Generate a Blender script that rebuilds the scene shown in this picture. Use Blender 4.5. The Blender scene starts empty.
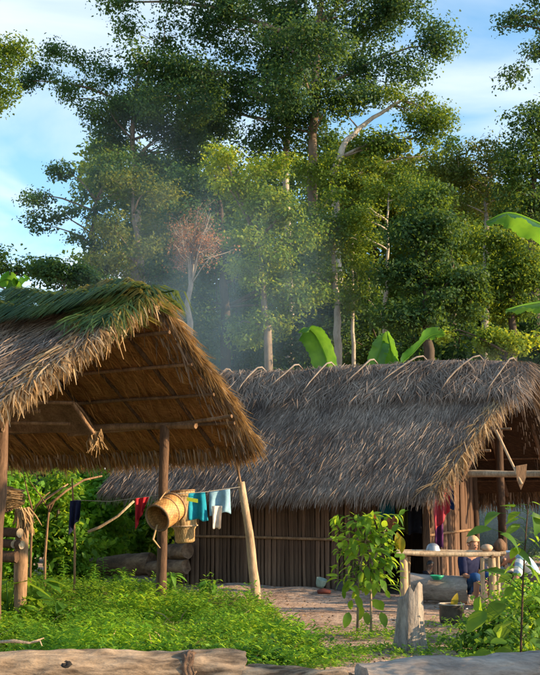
import bpy, bmesh, math, random
import numpy as np
from mathutils import Vector, Matrix, Quaternion, noise as mnoise

random.seed(7)
rng = np.random.default_rng(11)
R = math.radians
scene = bpy.context.scene
col = scene.collection

# ------------------------------------------------------------------ camera
F = 1000.0                      # focal length in photograph pixels (540 wide)
CAMZ = 1.6
PITCH = math.atan((505 - 337.5) / F)
cam_d = bpy.data.cameras.new('camera')
cam_d.sensor_fit = 'HORIZONTAL'; cam_d.sensor_width = 36.0
cam_d.lens = 36.0 * F / 540.0
cam_d.clip_start = 0.1; cam_d.clip_end = 3000
cam = bpy.data.objects.new('camera', cam_d); col.objects.link(cam)
cam.location = (0, 0, CAMZ); cam.rotation_euler = (math.pi / 2 + PITCH, 0, 0)
scene.camera = cam

# ------------------------------------------------------------------ sun and sky
SUN_AZ, SUN_EL = R(-13), R(19)      # azimuth from +X towards +Y
S = Vector((math.cos(SUN_EL) * math.cos(SUN_AZ), math.cos(SUN_EL) * math.sin(SUN_AZ), math.sin(SUN_EL)))
sd = bpy.data.lights.new('sun', 'SUN'); sd.energy = 5.0; sd.angle = R(0.6); sd.color = (1.0, 0.74, 0.44)
sun = bpy.data.objects.new('sun', sd); col.objects.link(sun)
sun.rotation_euler = S.to_track_quat('Z', 'Y').to_euler()
world = bpy.data.worlds.new('World'); scene.world = world; world.use_nodes = True
wt = world.node_tree; wt.nodes.clear()
def WN(t): return wt.nodes.new(t)
wo = WN('ShaderNodeOutputWorld'); wb = WN('ShaderNodeBackground'); wb.inputs[1].default_value = 0.15
sky = WN('ShaderNodeTexSky'); sky.sky_type = 'NISHITA'; sky.sun_disc = False
sky.sun_elevation = SUN_EL; sky.sun_rotation = math.atan2(S.x, S.y); sky.air_density = 1.0; sky.dust_density = 0.3; sky.ozone_density = 2.0
tc = WN('ShaderNodeTexCoord'); sep = WN('ShaderNodeSeparateXYZ'); wt.links.new(tc.outputs['Generated'], sep.inputs[0])
zz = WN('ShaderNodeMath'); zz.operation = 'MAXIMUM'; zz.inputs[1].default_value = 0.05; wt.links.new(sep.outputs[2], zz.inputs[0])
dx = WN('ShaderNodeMath'); dx.operation = 'DIVIDE'; wt.links.new(sep.outputs[0], dx.inputs[0]); wt.links.new(zz.outputs[0], dx.inputs[1])
dy = WN('ShaderNodeMath'); dy.operation = 'DIVIDE'; wt.links.new(sep.outputs[1], dy.inputs[0]); wt.links.new(zz.outputs[0], dy.inputs[1])
cmb = WN('ShaderNodeCombineXYZ'); wt.links.new(dx.outputs[0], cmb.inputs[0]); wt.links.new(dy.outputs[0], cmb.inputs[1])
cmb.inputs[2].default_value = 3.7
cn = WN('ShaderNodeTexNoise'); cn.inputs['Scale'].default_value = 0.75; cn.inputs['Detail'].default_value = 7; cn.inputs['Roughness'].default_value = 0.5
cn.inputs['Distortion'].default_value = 0.6
wt.links.new(cmb.outputs[0], cn.inputs['Vector'])
cr = WN('ShaderNodeValToRGB'); cr.color_ramp.elements[0].position = 0.47; cr.color_ramp.elements[1].position = 0.70
cr.color_ramp.elements[1].color = (0.95, 0.95, 0.95, 1)
wt.links.new(cn.outputs[0], cr.inputs[0])
cm = WN('ShaderNodeMixRGB'); cm.inputs[2].default_value = (4.0, 4.2, 4.3, 1)
hs_ = WN('ShaderNodeHueSaturation'); hs_.inputs['Saturation'].default_value = 1.08; hs_.inputs['Value'].default_value = 1.1; hs_.inputs['Hue'].default_value = 0.488
wt.links.new(sky.outputs[0], hs_.inputs['Color'])
wt.links.new(cr.outputs[0], cm.inputs[0]); wt.links.new(hs_.outputs[0], cm.inputs[1])
wt.links.new(cm.outputs[0], wb.inputs[0]); wt.links.new(wb.outputs[0], wo.inputs[0])
vs = scene.view_settings
vs.view_transform = 'Standard'; vs.look = 'None'; vs.exposure = 1.06; vs.gamma = 1.0; vs.use_curve_mapping = False
cy = scene.cycles
cy.use_denoising = True
cy.max_bounces = 8; cy.diffuse_bounces = 4; cy.transmission_bounces = 5; cy.transparent_max_bounces = 8; cy.volume_bounces = 1
cy.volume_step_rate = 3.0; cy.volume_max_steps = 96

# ------------------------------------------------------------------ pixel helpers
FWD = Vector((0, math.cos(PITCH), math.sin(PITCH))); UP = Vector((0, -math.sin(PITCH), math.cos(PITCH)))
def ray(px, py): return Vector((1, 0, 0)) * ((px - 270) / F) + UP * ((337.5 - py) / F) + FWD
def at(px, py, depth):
    d = ray(px, py); t = depth / d.y
    return Vector((0, 0, CAMZ)) + d * t
def gp(px, py, z=0.0):
    d = ray(px, py); t = (z - CAMZ) / d.z
    return Vector((0, 0, CAMZ)) + d * t

# ------------------------------------------------------------------ object helpers
WLOC = {}
def tag(o, label=None, cat=None, group=None, kind=None):
    if label: o['label'] = label
    if cat: o['category'] = cat
    if group: o['group'] = group
    if kind: o['kind'] = kind
    return o
def thing(name, loc, label, cat, group=None):
    o = bpy.data.objects.new(name, None); col.objects.link(o); o.location = loc; o.empty_display_size = 0.2
    WLOC[o.name] = Vector(loc); return tag(o, label, cat, group)
def link(name, me, parent=None, wl=(0, 0, 0)):
    o = bpy.data.objects.new(name, me); col.objects.link(o)
    wl = Vector(wl); WLOC[o.name] = wl
    if parent is not None:
        o.parent = parent; o.location = wl - WLOC[parent.name]
    else: o.location = wl
    return o
def np_mesh(name, V, Q, mats, smooth=False, mi=None):
    V = np.asarray(V, dtype=np.float32).reshape(-1, 3); Q = np.asarray(Q, dtype=np.int32)
    me = bpy.data.meshes.new(name); k = Q.shape[1]; n = len(Q)
    me.vertices.add(len(V)); me.vertices.foreach_set('co', V.ravel())
    me.loops.add(n * k); me.loops.foreach_set('vertex_index', Q.ravel())
    me.polygons.add(n); me.polygons.foreach_set('loop_start', np.arange(0, n * k, k, dtype=np.int32))
    if smooth: me.polygons.foreach_set('use_smooth', np.ones(n, dtype=bool))
    for m in (mats if isinstance(mats, (list, tuple)) else [mats]): me.materials.append(m)
    if mi is not None: me.polygons.foreach_set('material_index', np.asarray(mi, dtype=np.int32))
    me.update(calc_edges=True); return me
class MB:
    """collects boxes, tubes and sheets into one mesh"""
    def __init__(s): s.v = []; s.f = []
    def add(s, V, Fs):
        b = len(s.v); s.v.extend([Vector(q) for q in V]); s.f.extend([tuple(b + i for i in f) for f in Fs]); return s
    def tube(s, pts, rad, n=8, wob=0.0, caps=True, flat=1.0):
        pts = [Vector(p) for p in pts]
        if not isinstance(rad, (list, tuple)): rad = [rad] * len(pts)
        V = []; ref = None
        for i, p in enumerate(pts):
            t = (pts[min(i + 1, len(pts) - 1)] - pts[max(i - 1, 0)]).normalized()
            if ref is None: ref = Vector((0, 0, 1)) if abs(t.z) < 0.8 else Vector((1, 0, 0))
            a = t.cross(ref).normalized(); b = a.cross(t).normalized(); ref = b
            for k in range(n):
                an = 2 * math.pi * k / n; r = rad[i] * (1 + wob * random.uniform(-1, 1))
                V.append(p + a * math.cos(an) * r + b * math.sin(an) * r * flat)
        Fs = []
        for i in range(len(pts) - 1):
            for k in range(n):
                Fs.append((i * n + k, i * n + (k + 1) % n, (i + 1) * n + (k + 1) % n, (i + 1) * n + k))
        if caps: Fs.append(tuple(range(n - 1, -1, -1))); Fs.append(tuple((len(pts) - 1) * n + k for k in range(n)))
        return s.add(V, Fs)
    def box(s, c, ax, ay, az):
        """c centre, ax ay az half-extent vectors"""
        c = Vector(c); V = [c + ax * i + ay * j + az * k for i in (-1, 1) for j in (-1, 1) for k in (-1, 1)]
        return s.add(V, [(0, 1, 3, 2), (4, 6, 7, 5), (0, 4, 5, 1), (2, 3, 7, 6), (0, 2, 6, 4), (1, 5, 7, 3)])
    def lathe(s, c, prof, n=20, axis=Vector((0, 0, 1)), wob=0):
        axis = Vector(axis).normalized(); a = axis.orthogonal().normalized(); b = axis.cross(a)
        V = []
        for (r, h) in prof:
            for k in range(n):
                an = 2 * math.pi * k / n; q = r * (1 + wob * random.uniform(-1, 1)); V.append(Vector(c) + axis * h + (a * math.cos(an) + b * math.sin(an)) * q)
        Fs = [(i * n + k, i * n + (k + 1) % n, (i + 1) * n + (k + 1) % n, (i + 1) * n + k) for i in range(len(prof) - 1) for k in range(n)]
        return s.add(V, Fs)
    def build(s, name, mat, parent=None, smooth=False, auto=None):
        V = s.v; lo = Vector((sum(p.x for p in V) / len(V), sum(p.y for p in V) / len(V), min(p.z for p in V)))
        me = bpy.data.meshes.new(name); me.from_pydata([p - lo for p in V], [], s.f)
        for m in (mat if isinstance(mat, (list, tuple)) else [mat]): me.materials.append(m)
        bm = bmesh.new(); bm.from_mesh(me); bmesh.ops.recalc_face_normals(bm, faces=bm.faces); bm.to_mesh(me); bm.free()
        if smooth:
            me.polygons.foreach_set('use_smooth', [True] * len(me.polygons))
            if auto:
                try: me.set_sharp_from_angle(angle=auto)
                except Exception: pass
        me.update(); return link(name, me, parent, lo)
def tubeo(name, pts, rad, mat, parent=None, n=8, wob=0.06, smooth=True, seg=0, bend=0.0):
    """a pole: straight pts may be subdivided and bent a little"""
    pts = [Vector(p) for p in pts]
    if seg and len(pts) == 2:
        a, b = pts; off = Vector((random.uniform(-1, 1), random.uniform(-1, 1), random.uniform(-1, 1))) * bend
        r0, r1 = rad if isinstance(rad, (list, tuple)) else (rad, rad)
        pts = [a.lerp(b, i / seg) + off * math.sin(math.pi * i / seg) + Vector((random.uniform(-1, 1), random.uniform(-1, 1), random.uniform(-1, 1))) * bend * .25 * (0 < i < seg) for i in range(seg + 1)]
        rad = [(r0 + (r1 - r0) * i / seg) * random.uniform(.94, 1.06) for i in range(seg + 1)]
    return MB().tube(pts, rad, n, wob).build(name, mat, parent, smooth, R(50))

# ------------------------------------------------------------------ materials
def new_mat(name):
    m = bpy.data.materials.new(name); m.use_nodes = True; nt = m.node_tree; nt.nodes.clear()
    o = nt.nodes.new('ShaderNodeOutputMaterial'); return m, nt, o
def ramp(nt, src, stops):
    r = nt.nodes.new('ShaderNodeValToRGB'); e = r.color_ramp.elements
    while len(e) < len(stops): e.new(0.5)
    for i, (p, c) in enumerate(stops): e[i].position = p; e[i].color = (*c, 1)
    nt.links.new(src, r.inputs[0]); return r.outputs[0]
def noise(nt, scale, detail=4, rough=.55, stretch=None, coord='Object', dist=0):
    n = nt.nodes.new('ShaderNodeTexNoise'); n.inputs['Scale'].default_value = scale; n.inputs['Detail'].default_value = detail
    n.inputs['Roughness'].default_value = rough; n.inputs['Distortion'].default_value = dist
    if coord == 'Position': g = nt.nodes.new('ShaderNodeNewGeometry'); src = g.outputs['Position']
    else: t = nt.nodes.new('ShaderNodeTexCoord'); src = t.outputs[coord]
    if stretch:
        mp = nt.nodes.new('ShaderNodeMapping'); mp.inputs['Scale'].default_value = stretch[0]; mp.inputs['Rotation'].default_value = stretch[1]
        nt.links.new(src, mp.inputs[0]); src = mp.outputs[0]
    nt.links.new(src, n.inputs['Vector']); return n.outputs[0]
def mix(nt, f, a, b, mode='MIX'):
    m = nt.nodes.new('ShaderNodeMixRGB'); m.blend_type = mode
    for i, q in ((0, f), (1, a), (2, b)):
        if hasattr(q, 'is_linked') or hasattr(q, 'links'): nt.links.new(q, m.inputs[i])
        else: m.inputs[i].default_value = q if i == 0 else (*q, 1)
    return m.outputs[0]
def leaf_mat(name, dark, light, trans, rough=.55, tf=.45, nscale=.35, spec=.25):
    m, nt, o = new_mat(name)
    g = nt.nodes.new('ShaderNodeNewGeometry')
    c = ramp(nt, g.outputs['Random Per Island'], [(0, dark), (1, light)])
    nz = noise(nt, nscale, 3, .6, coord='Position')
    c2 = ramp(nt, nz, [(.3, (.50, .66, .70)), (.52, (1, 1, 1)), (.72, (1.65, 1.42, .80))])  # golden sunlit patches painted into the leaf colour by noise
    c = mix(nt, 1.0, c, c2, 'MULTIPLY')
    p = nt.nodes.new('ShaderNodeBsdfPrincipled'); p.inputs['Roughness'].default_value = rough; p.inputs['Specular IOR Level'].default_value = spec
    nt.links.new(c, p.inputs['Base Color'])
    t = nt.nodes.new('ShaderNodeBsdfTranslucent'); ct = mix(nt, 1.0, c2, trans, 'MULTIPLY'); nt.links.new(ct, t.inputs[0])
    ms = nt.nodes.new('ShaderNodeMixShader'); ms.inputs[0].default_value = tf
    nt.links.new(p.outputs[0], ms.inputs[1]); nt.links.new(t.outputs[0], ms.inputs[2]); nt.links.new(ms.outputs[0], o.inputs[0]); return m
def wood_mat(name, stops, scale=6, stretch=((1, 1, 1), (0, 0, 0)), bump=.4, rough=.85, objrand=.35, fine=40, coord='Object'):
    m, nt, o = new_mat(name)
    nz = noise(nt, scale, 6, .65, stretch, coord)
    c = ramp(nt, nz, stops)
    oi = nt.nodes.new('ShaderNodeObjectInfo')
    v = nt.nodes.new('ShaderNodeMapRange'); v.inputs[3].default_value = 1 - objrand; v.inputs[4].default_value = 1 + objrand; nt.links.new(oi.outputs['Random'], v.inputs[0])
    hs = nt.nodes.new('ShaderNodeHueSaturation'); nt.links.new(v.outputs[0], hs.inputs['Value']); nt.links.new(c, hs.inputs['Color'])
    fz = noise(nt, fine, 4, .7, stretch, coord)
    cc = mix(nt, .55, hs.outputs[0], ramp(nt, fz, [(.3, (.35, .35, .35)), (.65, (1.1, 1.1, 1.1))]), 'MULTIPLY')
    p = nt.nodes.new('ShaderNodeBsdfPrincipled'); p.inputs['Roughness'].default_value = rough; p.inputs['Specular IOR Level'].default_value = .2
    nt.links.new(cc, p.inputs['Base Color'])
    b = nt.nodes.new('ShaderNodeBump'); b.inputs['Strength'].default_value = bump; b.inputs['Distance'].default_value = .02
    ad = nt.nodes.new('ShaderNodeMath'); ad.operation = 'ADD'; nt.links.new(nz, ad.inputs[0]); nt.links.new(fz, ad.inputs[1])
    nt.links.new(ad.outputs[0], b.inputs['Height']); nt.links.new(b.outputs[0], p.inputs['Normal']); nt.links.new(p.outputs[0], o.inputs[0]); return m
def strand_mat(name, stops, tf=.2, trans=(.35, .24, .1), nscale=1.2, var=((.6, .6, .62), (1.3, 1.28, 1.2))):
    m, nt, o = new_mat(name)
    g = nt.nodes.new('ShaderNodeNewGeometry'); c = ramp(nt, g.outputs['Random Per Island'], stops)
    nz = noise(nt, nscale, 5, .6, coord='Position'); c = mix(nt, 1.0, c, ramp(nt, nz, [(.32, var[0]), (.68, var[1])]), 'MULTIPLY')
    p = nt.nodes.new('ShaderNodeBsdfPrincipled'); p.inputs['Roughness'].default_value = .75; p.inputs['Specular IOR Level'].default_value = .15
    nt.links.new(c, p.inputs['Base Color'])
    t = nt.nodes.new('ShaderNodeBsdfTranslucent'); t.inputs[0].default_value = (*trans, 1)
    ms = nt.nodes.new('ShaderNodeMixShader'); ms.inputs[0].default_value = tf
    nt.links.new(p.outputs[0], ms.inputs[1]); nt.links.new(t.outputs[0], ms.inputs[2]); nt.links.new(ms.outputs[0], o.inputs[0]); return m
def plain(name, c, rough=.8, spec=.3, metal=0, nscale=8, var=.25, bump=0, tf=0):
    m, nt, o = new_mat(name)
    nz = noise(nt, nscale, 5, .6)
    cc = mix(nt, 1.0, c, ramp(nt, nz, [(.3, (1 - var,) * 3), (.7, (1 + var,) * 3)]), 'MULTIPLY')
    p = nt.nodes.new('ShaderNodeBsdfPrincipled'); p.inputs['Roughness'].default_value = rough; p.inputs['Specular IOR Level'].default_value = spec; p.inputs['Metallic'].default_value = metal
    nt.links.new(cc, p.inputs['Base Color'])
    if bump:
        b = nt.nodes.new('ShaderNodeBump'); b.inputs['Strength'].default_value = bump; b.inputs['Distance'].default_value = .02; nt.links.new(nz, b.inputs['Height']); nt.links.new(b.outputs[0], p.inputs['Normal'])
    out = p.outputs[0]
    if tf:
        t = nt.nodes.new('ShaderNodeBsdfTranslucent'); nt.links.new(cc, t.inputs[0]); ms = nt.nodes.new('ShaderNodeMixShader'); ms.inputs[0].default_value = tf
        nt.links.new(out, ms.inputs[1]); nt.links.new(t.outputs[0], ms.inputs[2]); out = ms.outputs[0]
    nt.links.new(out, o.inputs[0]); return m
M = {}
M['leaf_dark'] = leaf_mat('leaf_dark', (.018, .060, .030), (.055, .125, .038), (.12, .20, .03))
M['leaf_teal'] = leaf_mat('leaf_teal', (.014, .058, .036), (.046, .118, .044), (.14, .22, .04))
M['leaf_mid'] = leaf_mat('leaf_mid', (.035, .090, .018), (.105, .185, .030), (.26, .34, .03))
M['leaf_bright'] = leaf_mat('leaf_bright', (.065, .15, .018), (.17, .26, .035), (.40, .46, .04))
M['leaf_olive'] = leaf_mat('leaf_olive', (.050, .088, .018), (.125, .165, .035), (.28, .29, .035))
M['leaf_weed'] = leaf_mat('leaf_weed', (.06, .20, .018), (.19, .38, .035), (.45, .68, .05), nscale=.9)
M['leaf_grass'] = leaf_mat('leaf_grass', (.16, .26, .04), (.34, .40, .10), (.60, .66, .10), nscale=.9)
M['leaf_sapling'] = leaf_mat('leaf_sapling', (.06, .16, .018), (.13, .26, .03), (.42, .58, .04), rough=.5, nscale=3, spec=.2, tf=.5)
M['leaf_broad'] = leaf_mat('leaf_broad', (.035, .11, .018), (.075, .17, .03), (.25, .40, .03), rough=.5, nscale=3, spec=.15)
M['leaf_banana'] = leaf_mat('leaf_banana', (.04, .14, .02), (.055, .17, .025), (.19, .38, .025), rough=.38, nscale=2, spec=.45, tf=.5)
M['leaf_red'] = leaf_mat('leaf_red', (.20, .06, .04), (.28, .10, .06), (.40, .15, .06), nscale=3)
M['leaf_yellow'] = leaf_mat('leaf_yellow', (.35, .25, .02), (.40, .30, .03), (.55, .40, .03), nscale=3)
M['leaf_rust'] = leaf_mat('leaf_rust', (.24, .12, .075), (.44, .23, .14), (.42, .20, .10), nscale=.8)
M['frond'] = leaf_mat('frond', (.028, .085, .048), (.085, .16, .060), (.20, .25, .06), nscale=1.3)
M['frond_dry'] = leaf_mat('frond_dry', (.12, .14, .03), (.25, .20, .07), (.36, .30, .08), nscale=2)
M['bark'] = wood_mat('bark', [(.3, (.10, .07, .05)), (.55, (.22, .17, .125)), (.75, (.33, .28, .22))], 1.2, ((1, 1, .25), (0, 0, 0)), fine=9)
M['bark_dark'] = wood_mat('bark_dark', [(.3, (.035, .026, .02)), (.7, (.12, .09, .065))], 1.2, ((1, 1, .25), (0, 0, 0)), fine=9)
M['bark_pale'] = wood_mat('bark_pale', [(.3, (.26, .21, .17)), (.5, (.46, .40, .33)), (.75, (.60, .55, .47))], 1.4, ((1, 1, .3), (0, 0, 0)), fine=7)
M['bark_ashen'] = wood_mat('bark_ashen', [(.3, (.16, .13, .11)), (.5, (.34, .29, .24)), (.75, (.46, .41, .35))], 2.4, ((1, 1, .5), (0, 0, 0)), fine=9)
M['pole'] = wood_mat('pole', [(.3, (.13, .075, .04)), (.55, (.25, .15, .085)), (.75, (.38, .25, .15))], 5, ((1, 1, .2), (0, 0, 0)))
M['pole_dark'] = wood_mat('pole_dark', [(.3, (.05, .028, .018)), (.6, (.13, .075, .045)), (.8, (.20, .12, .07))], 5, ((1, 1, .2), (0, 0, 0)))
M['pole_pale'] = wood_mat('pole_pale', [(.3, (.30, .20, .12)), (.55, (.46, .34, .22)), (.75, (.58, .46, .32))], 5, ((1, 1, .2), (0, 0, 0)))
M['plank'] = wood_mat('plank', [(.3, (.085, .048, .032)), (.55, (.17, .10, .065)), (.8, (.27, .17, .115))], 4, ((6, 6, .5), (0, 0, 0)), objrand=.4, fine=18)
M['log_fresh'] = wood_mat('log_fresh', [(.38, (.10, .065, .04)), (.50, (.34, .24, .155)), (.75, (.56, .43, .30))], 2.2, ((.5, 2, 2), (0, 0, 0)), fine=9, objrand=.1, bump=1.0)
M['log_grey'] = wood_mat('log_grey', [(.3, (.16, .125, .105)), (.5, (.36, .29, .24)), (.75, (.50, .42, .35))], 2.6, ((.35, 2, 2), (0, 0, 0)), fine=22, objrand=.15, bump=.7)
M['log_rot'] = wood_mat('log_rot', [(.3, (.07, .04, .025)), (.5, (.20, .12, .075)), (.75, (.44, .29, .18))], 2.0, ((.6, 2, 2), (0, 0, 0)), fine=14, objrand=.2, bump=.7)
M['stick_grey'] = wood_mat('stick_grey', [(.3, (.14, .115, .10)), (.6, (.30, .25, .21)), (.8, (.42, .36, .30))], 5, fine=30, objrand=.15)
M['stump'] = wood_mat('stump', [(.3, (.12, .095, .08)), (.5, (.30, .25, .21)), (.75, (.47, .41, .35))], 3.0, ((2.5, 2.5, .35), (0, 0, 0)), fine=24, objrand=.1, bump=.9)
M['char'] = plain('char', (.02, .017, .015), .9)
M['thatch_grey'] = strand_mat('thatch_grey', [(0, (.13, .095, .076)), (.5, (.29, .222, .178)), (1, (.42, .335, .275))], tf=.12, trans=(.30, .21, .12), nscale=.9, var=((.48, .46, .46), (1.35, 1.32, 1.25)))
M['thatch_straw'] = strand_mat('thatch_straw', [(0, (.14, .085, .042)), (.5, (.40, .26, .13)), (1, (.66, .49, .30))], tf=.3, trans=(.45, .27, .10))
M['thatch_brown'] = strand_mat('thatch_brown', [(0, (.13, .062, .022)), (.5, (.34, .17, .06)), (1, (.54, .31, .13))], tf=.35, trans=(.50, .25, .08))
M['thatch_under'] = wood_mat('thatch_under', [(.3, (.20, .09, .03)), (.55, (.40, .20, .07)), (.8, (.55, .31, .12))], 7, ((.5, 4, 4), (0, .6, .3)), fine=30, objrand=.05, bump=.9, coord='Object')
M['thatch_dark_under'] = wood_mat('thatch_dark_under', [(.3, (.022, .012, .007)), (.55, (.055, .028, .014)), (.8, (.11, .06, .03))], 7, ((.5, 4, 4), (0, .6, .3)), fine=30, objrand=.05, bump=.9)  # darker brown version of the under-thatch, for the hut roof underside
M['thatch_base'] = wood_mat('thatch_base', [(.3, (.06, .05, .045)), (.7, (.20, .165, .15))], 5, fine=25, objrand=.05, bump=1.0)
M['thatch_dark_brown'] = strand_mat('thatch_dark_brown', [(0, (.03, .018, .011)), (.5, (.085, .05, .03)), (1, (.17, .11, .065))], tf=.15, trans=(.15, .08, .03))  # dark brown strands for the hut back fringe
M['cord'] = plain('cord', (.35, .32, .28), .8)
M['fiber'] = strand_mat('fiber', [(0, (.25, .15, .07)), (1, (.58, .40, .22))], tf=.25)

# weave for baskets
def weave_mat(name, a, b, scale):
    m, nt, o = new_mat(name)
    t = nt.nodes.new('ShaderNodeTexCoord'); ch = nt.nodes.new('ShaderNodeTexChecker'); ch.inputs['Scale'].default_value = scale
    nt.links.new(t.outputs['UV'], ch.inputs[0]); nz = noise(nt, 6, 8, .75)
    ch.inputs[1].default_value = (*a, 1); ch.inputs[2].default_value = (*b, 1)
    c = mix(nt, 1.0, ch.outputs[0], ramp(nt, nz, [(.35, (.38, .34, .30)), (.6, (1.2, 1.2, 1.2))]), 'MULTIPLY')
    p = nt.nodes.new('ShaderNodeBsdfPrincipled'); p.inputs['Roughness'].default_value = .6; nt.links.new(c, p.inputs['Base Color'])
    bp = nt.nodes.new('ShaderNodeBump'); bp.inputs['Strength'].default_value = .8; bp.inputs['Distance'].default_value = .01
    nt.links.new(ch.outputs[1], bp.inputs['Height']); nt.links.new(bp.outputs[0], p.inputs['Normal']); nt.links.new(p.outputs[0], o.inputs[0]); return m
M['weave'] = weave_mat('weave', (.56, .30, .10), (.44, .22, .07), 60)
M['weave_pale'] = weave_mat('weave_pale', (.56, .38, .18), (.38, .23, .10), 50)

# ------------------------------------------------------------------ ground
def gz(x, y):
    z = 0.05 * mnoise.noise((x * .35, y * .35, 0)) + 0.022 * mnoise.noise((x * 1.4, y * 1.4, 3.1))
    for (cx, cy_, h, r) in ((-.6, 19.4, .16, .7), (.6, 18.9, .14, .6), (1.6, 18.3, .12, .5), (3.0, 18.0, .10, .8)):
        z += h * math.exp(-((x - cx) ** 2 + (y - cy_) ** 2) / (r * r))
    fade = 1.0 if y < 40 else max(0, 1 - (y - 40) / 20)
    return z * fade
def gground(px, py):
    p = gp(px, py); p.z = gz(p.x, p.y); return p
def graded(lo, hi, a, b, step):
    xs = [a + i * step for i in range(int((b - a) / step) + 1)]
    s = step; x = xs[-1]
    while x < hi: s *= 1.35; x = min(hi, x + s); xs.append(x)
    s = step; x = xs[0]; left = []
    while x > lo: s *= 1.35; x = max(lo, x - s); left.append(x)
    return left[::-1] + xs
gx = graded(-1500, 1500, -8, 8, .12); gy = graded(-1500, 1500, 5.5, 26, .12)
Vg = np.array([(x, y, gz(x, y)) for y in gy for x in gx]); nx_ = len(gx)
ii, jj = np.meshgrid(np.arange(nx_ - 1), np.arange(len(gy) - 1)); b0 = (jj * nx_ + ii).ravel()
m, nt, o = new_mat('earth')
n1 = noise(nt, .8, 6, .6, coord='Position'); n2 = noise(nt, 9, 6, .7, coord='Position')
c1 = ramp(nt, n1, [(.3, (.29, .185, .13)), (.5, (.48, .34, .25)), (.72, (.60, .45, .345))])
c2 = ramp(nt, n2, [(.35, (.45, .42, .40)), (.55, (1, 1, 1)), (.8, (1.2, 1.15, 1.1))])
cc = mix(nt, 1, c1, c2, 'MULTIPLY')
p = nt.nodes.new('ShaderNodeBsdfPrincipled'); p.inputs['Roughness'].default_value = .95; p.inputs['Specular IOR Level'].default_value = .1
nt.links.new(cc, p.inputs['Base Color'])
bp = nt.nodes.new('ShaderNodeBump'); bp.inputs['Strength'].default_value = .9; bp.inputs['Distance'].default_value = .05; nt.links.new(n2, bp.inputs['Height']); nt.links.new(bp.outputs[0], p.inputs['Normal'])
nt.links.new(p.outputs[0], o.inputs[0]); M['earth'] = m
g = link('ground', np_mesh('ground', Vg, np.stack([b0, b0 + 1, b0 + 1 + nx_, b0 + nx_], 1), M['earth'], True))
tag(g, 'bare trodden reddish brown earth of the yard', kind='structure')

# ------------------------------------------------------------------ leaf and tree builders
def unit(a): return a / np.maximum(np.linalg.norm(a, axis=1, keepdims=True), 1e-6)
def leaf_arrays(C, N, L, W):
    n = len(C); N = unit(N); T = unit(np.cross(N, rng.normal(size=(n, 3)))); B = np.cross(N, T)
    L = L[:, None]; W = W[:, None]
    V = np.empty((n, 4, 3)); V[:, 0] = C - T * L * .5; V[:, 1] = C + B * W * .5 - T * L * .05; V[:, 2] = C + T * L * .5 - N * L * .12; V[:, 3] = C - B * W * .5 - T * L * .05
    return V.reshape(-1, 3)
def leaf_object(name, V, mat, parent):
    n = len(V) // 4; lo = V.mean(axis=0); 
    me = np_mesh(name, V - lo, np.arange(n * 4).reshape(n, 4), mat)
    return link(name, me, parent, Vector(lo))
def clump(c, r, n, leaf, flat=.6, droop=0.0):
    d = unit(rng.normal(size=(n, 3))); rad = rng.random(n) ** .42
    lump = 1 + .35 * np.sin(d[:, 0] * 4 + c[0] * 3) * np.cos(d[:, 1] * 3.5 + c[1])
    rad = np.where(rng.random(n) < .16, rad * rng.uniform(1.05, 1.3, n), rad)
    P = d * (rad * lump)[:, None] * r; P[:, 2] *= flat
    P[:, 2] -= droop * (P[:, 0] ** 2 + P[:, 1] ** 2) / max(r, .01)
    Nn = d * .55 + np.array([0, 0, .55]) + rng.normal(size=(n, 3)) * .55
    L = leaf * rng.uniform(.6, 1.35, n)
    return leaf_arrays(P + np.asarray(c), Nn, L, L * rng.uniform(.45, .7, n))
TREE_TRIS = [0]
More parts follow.
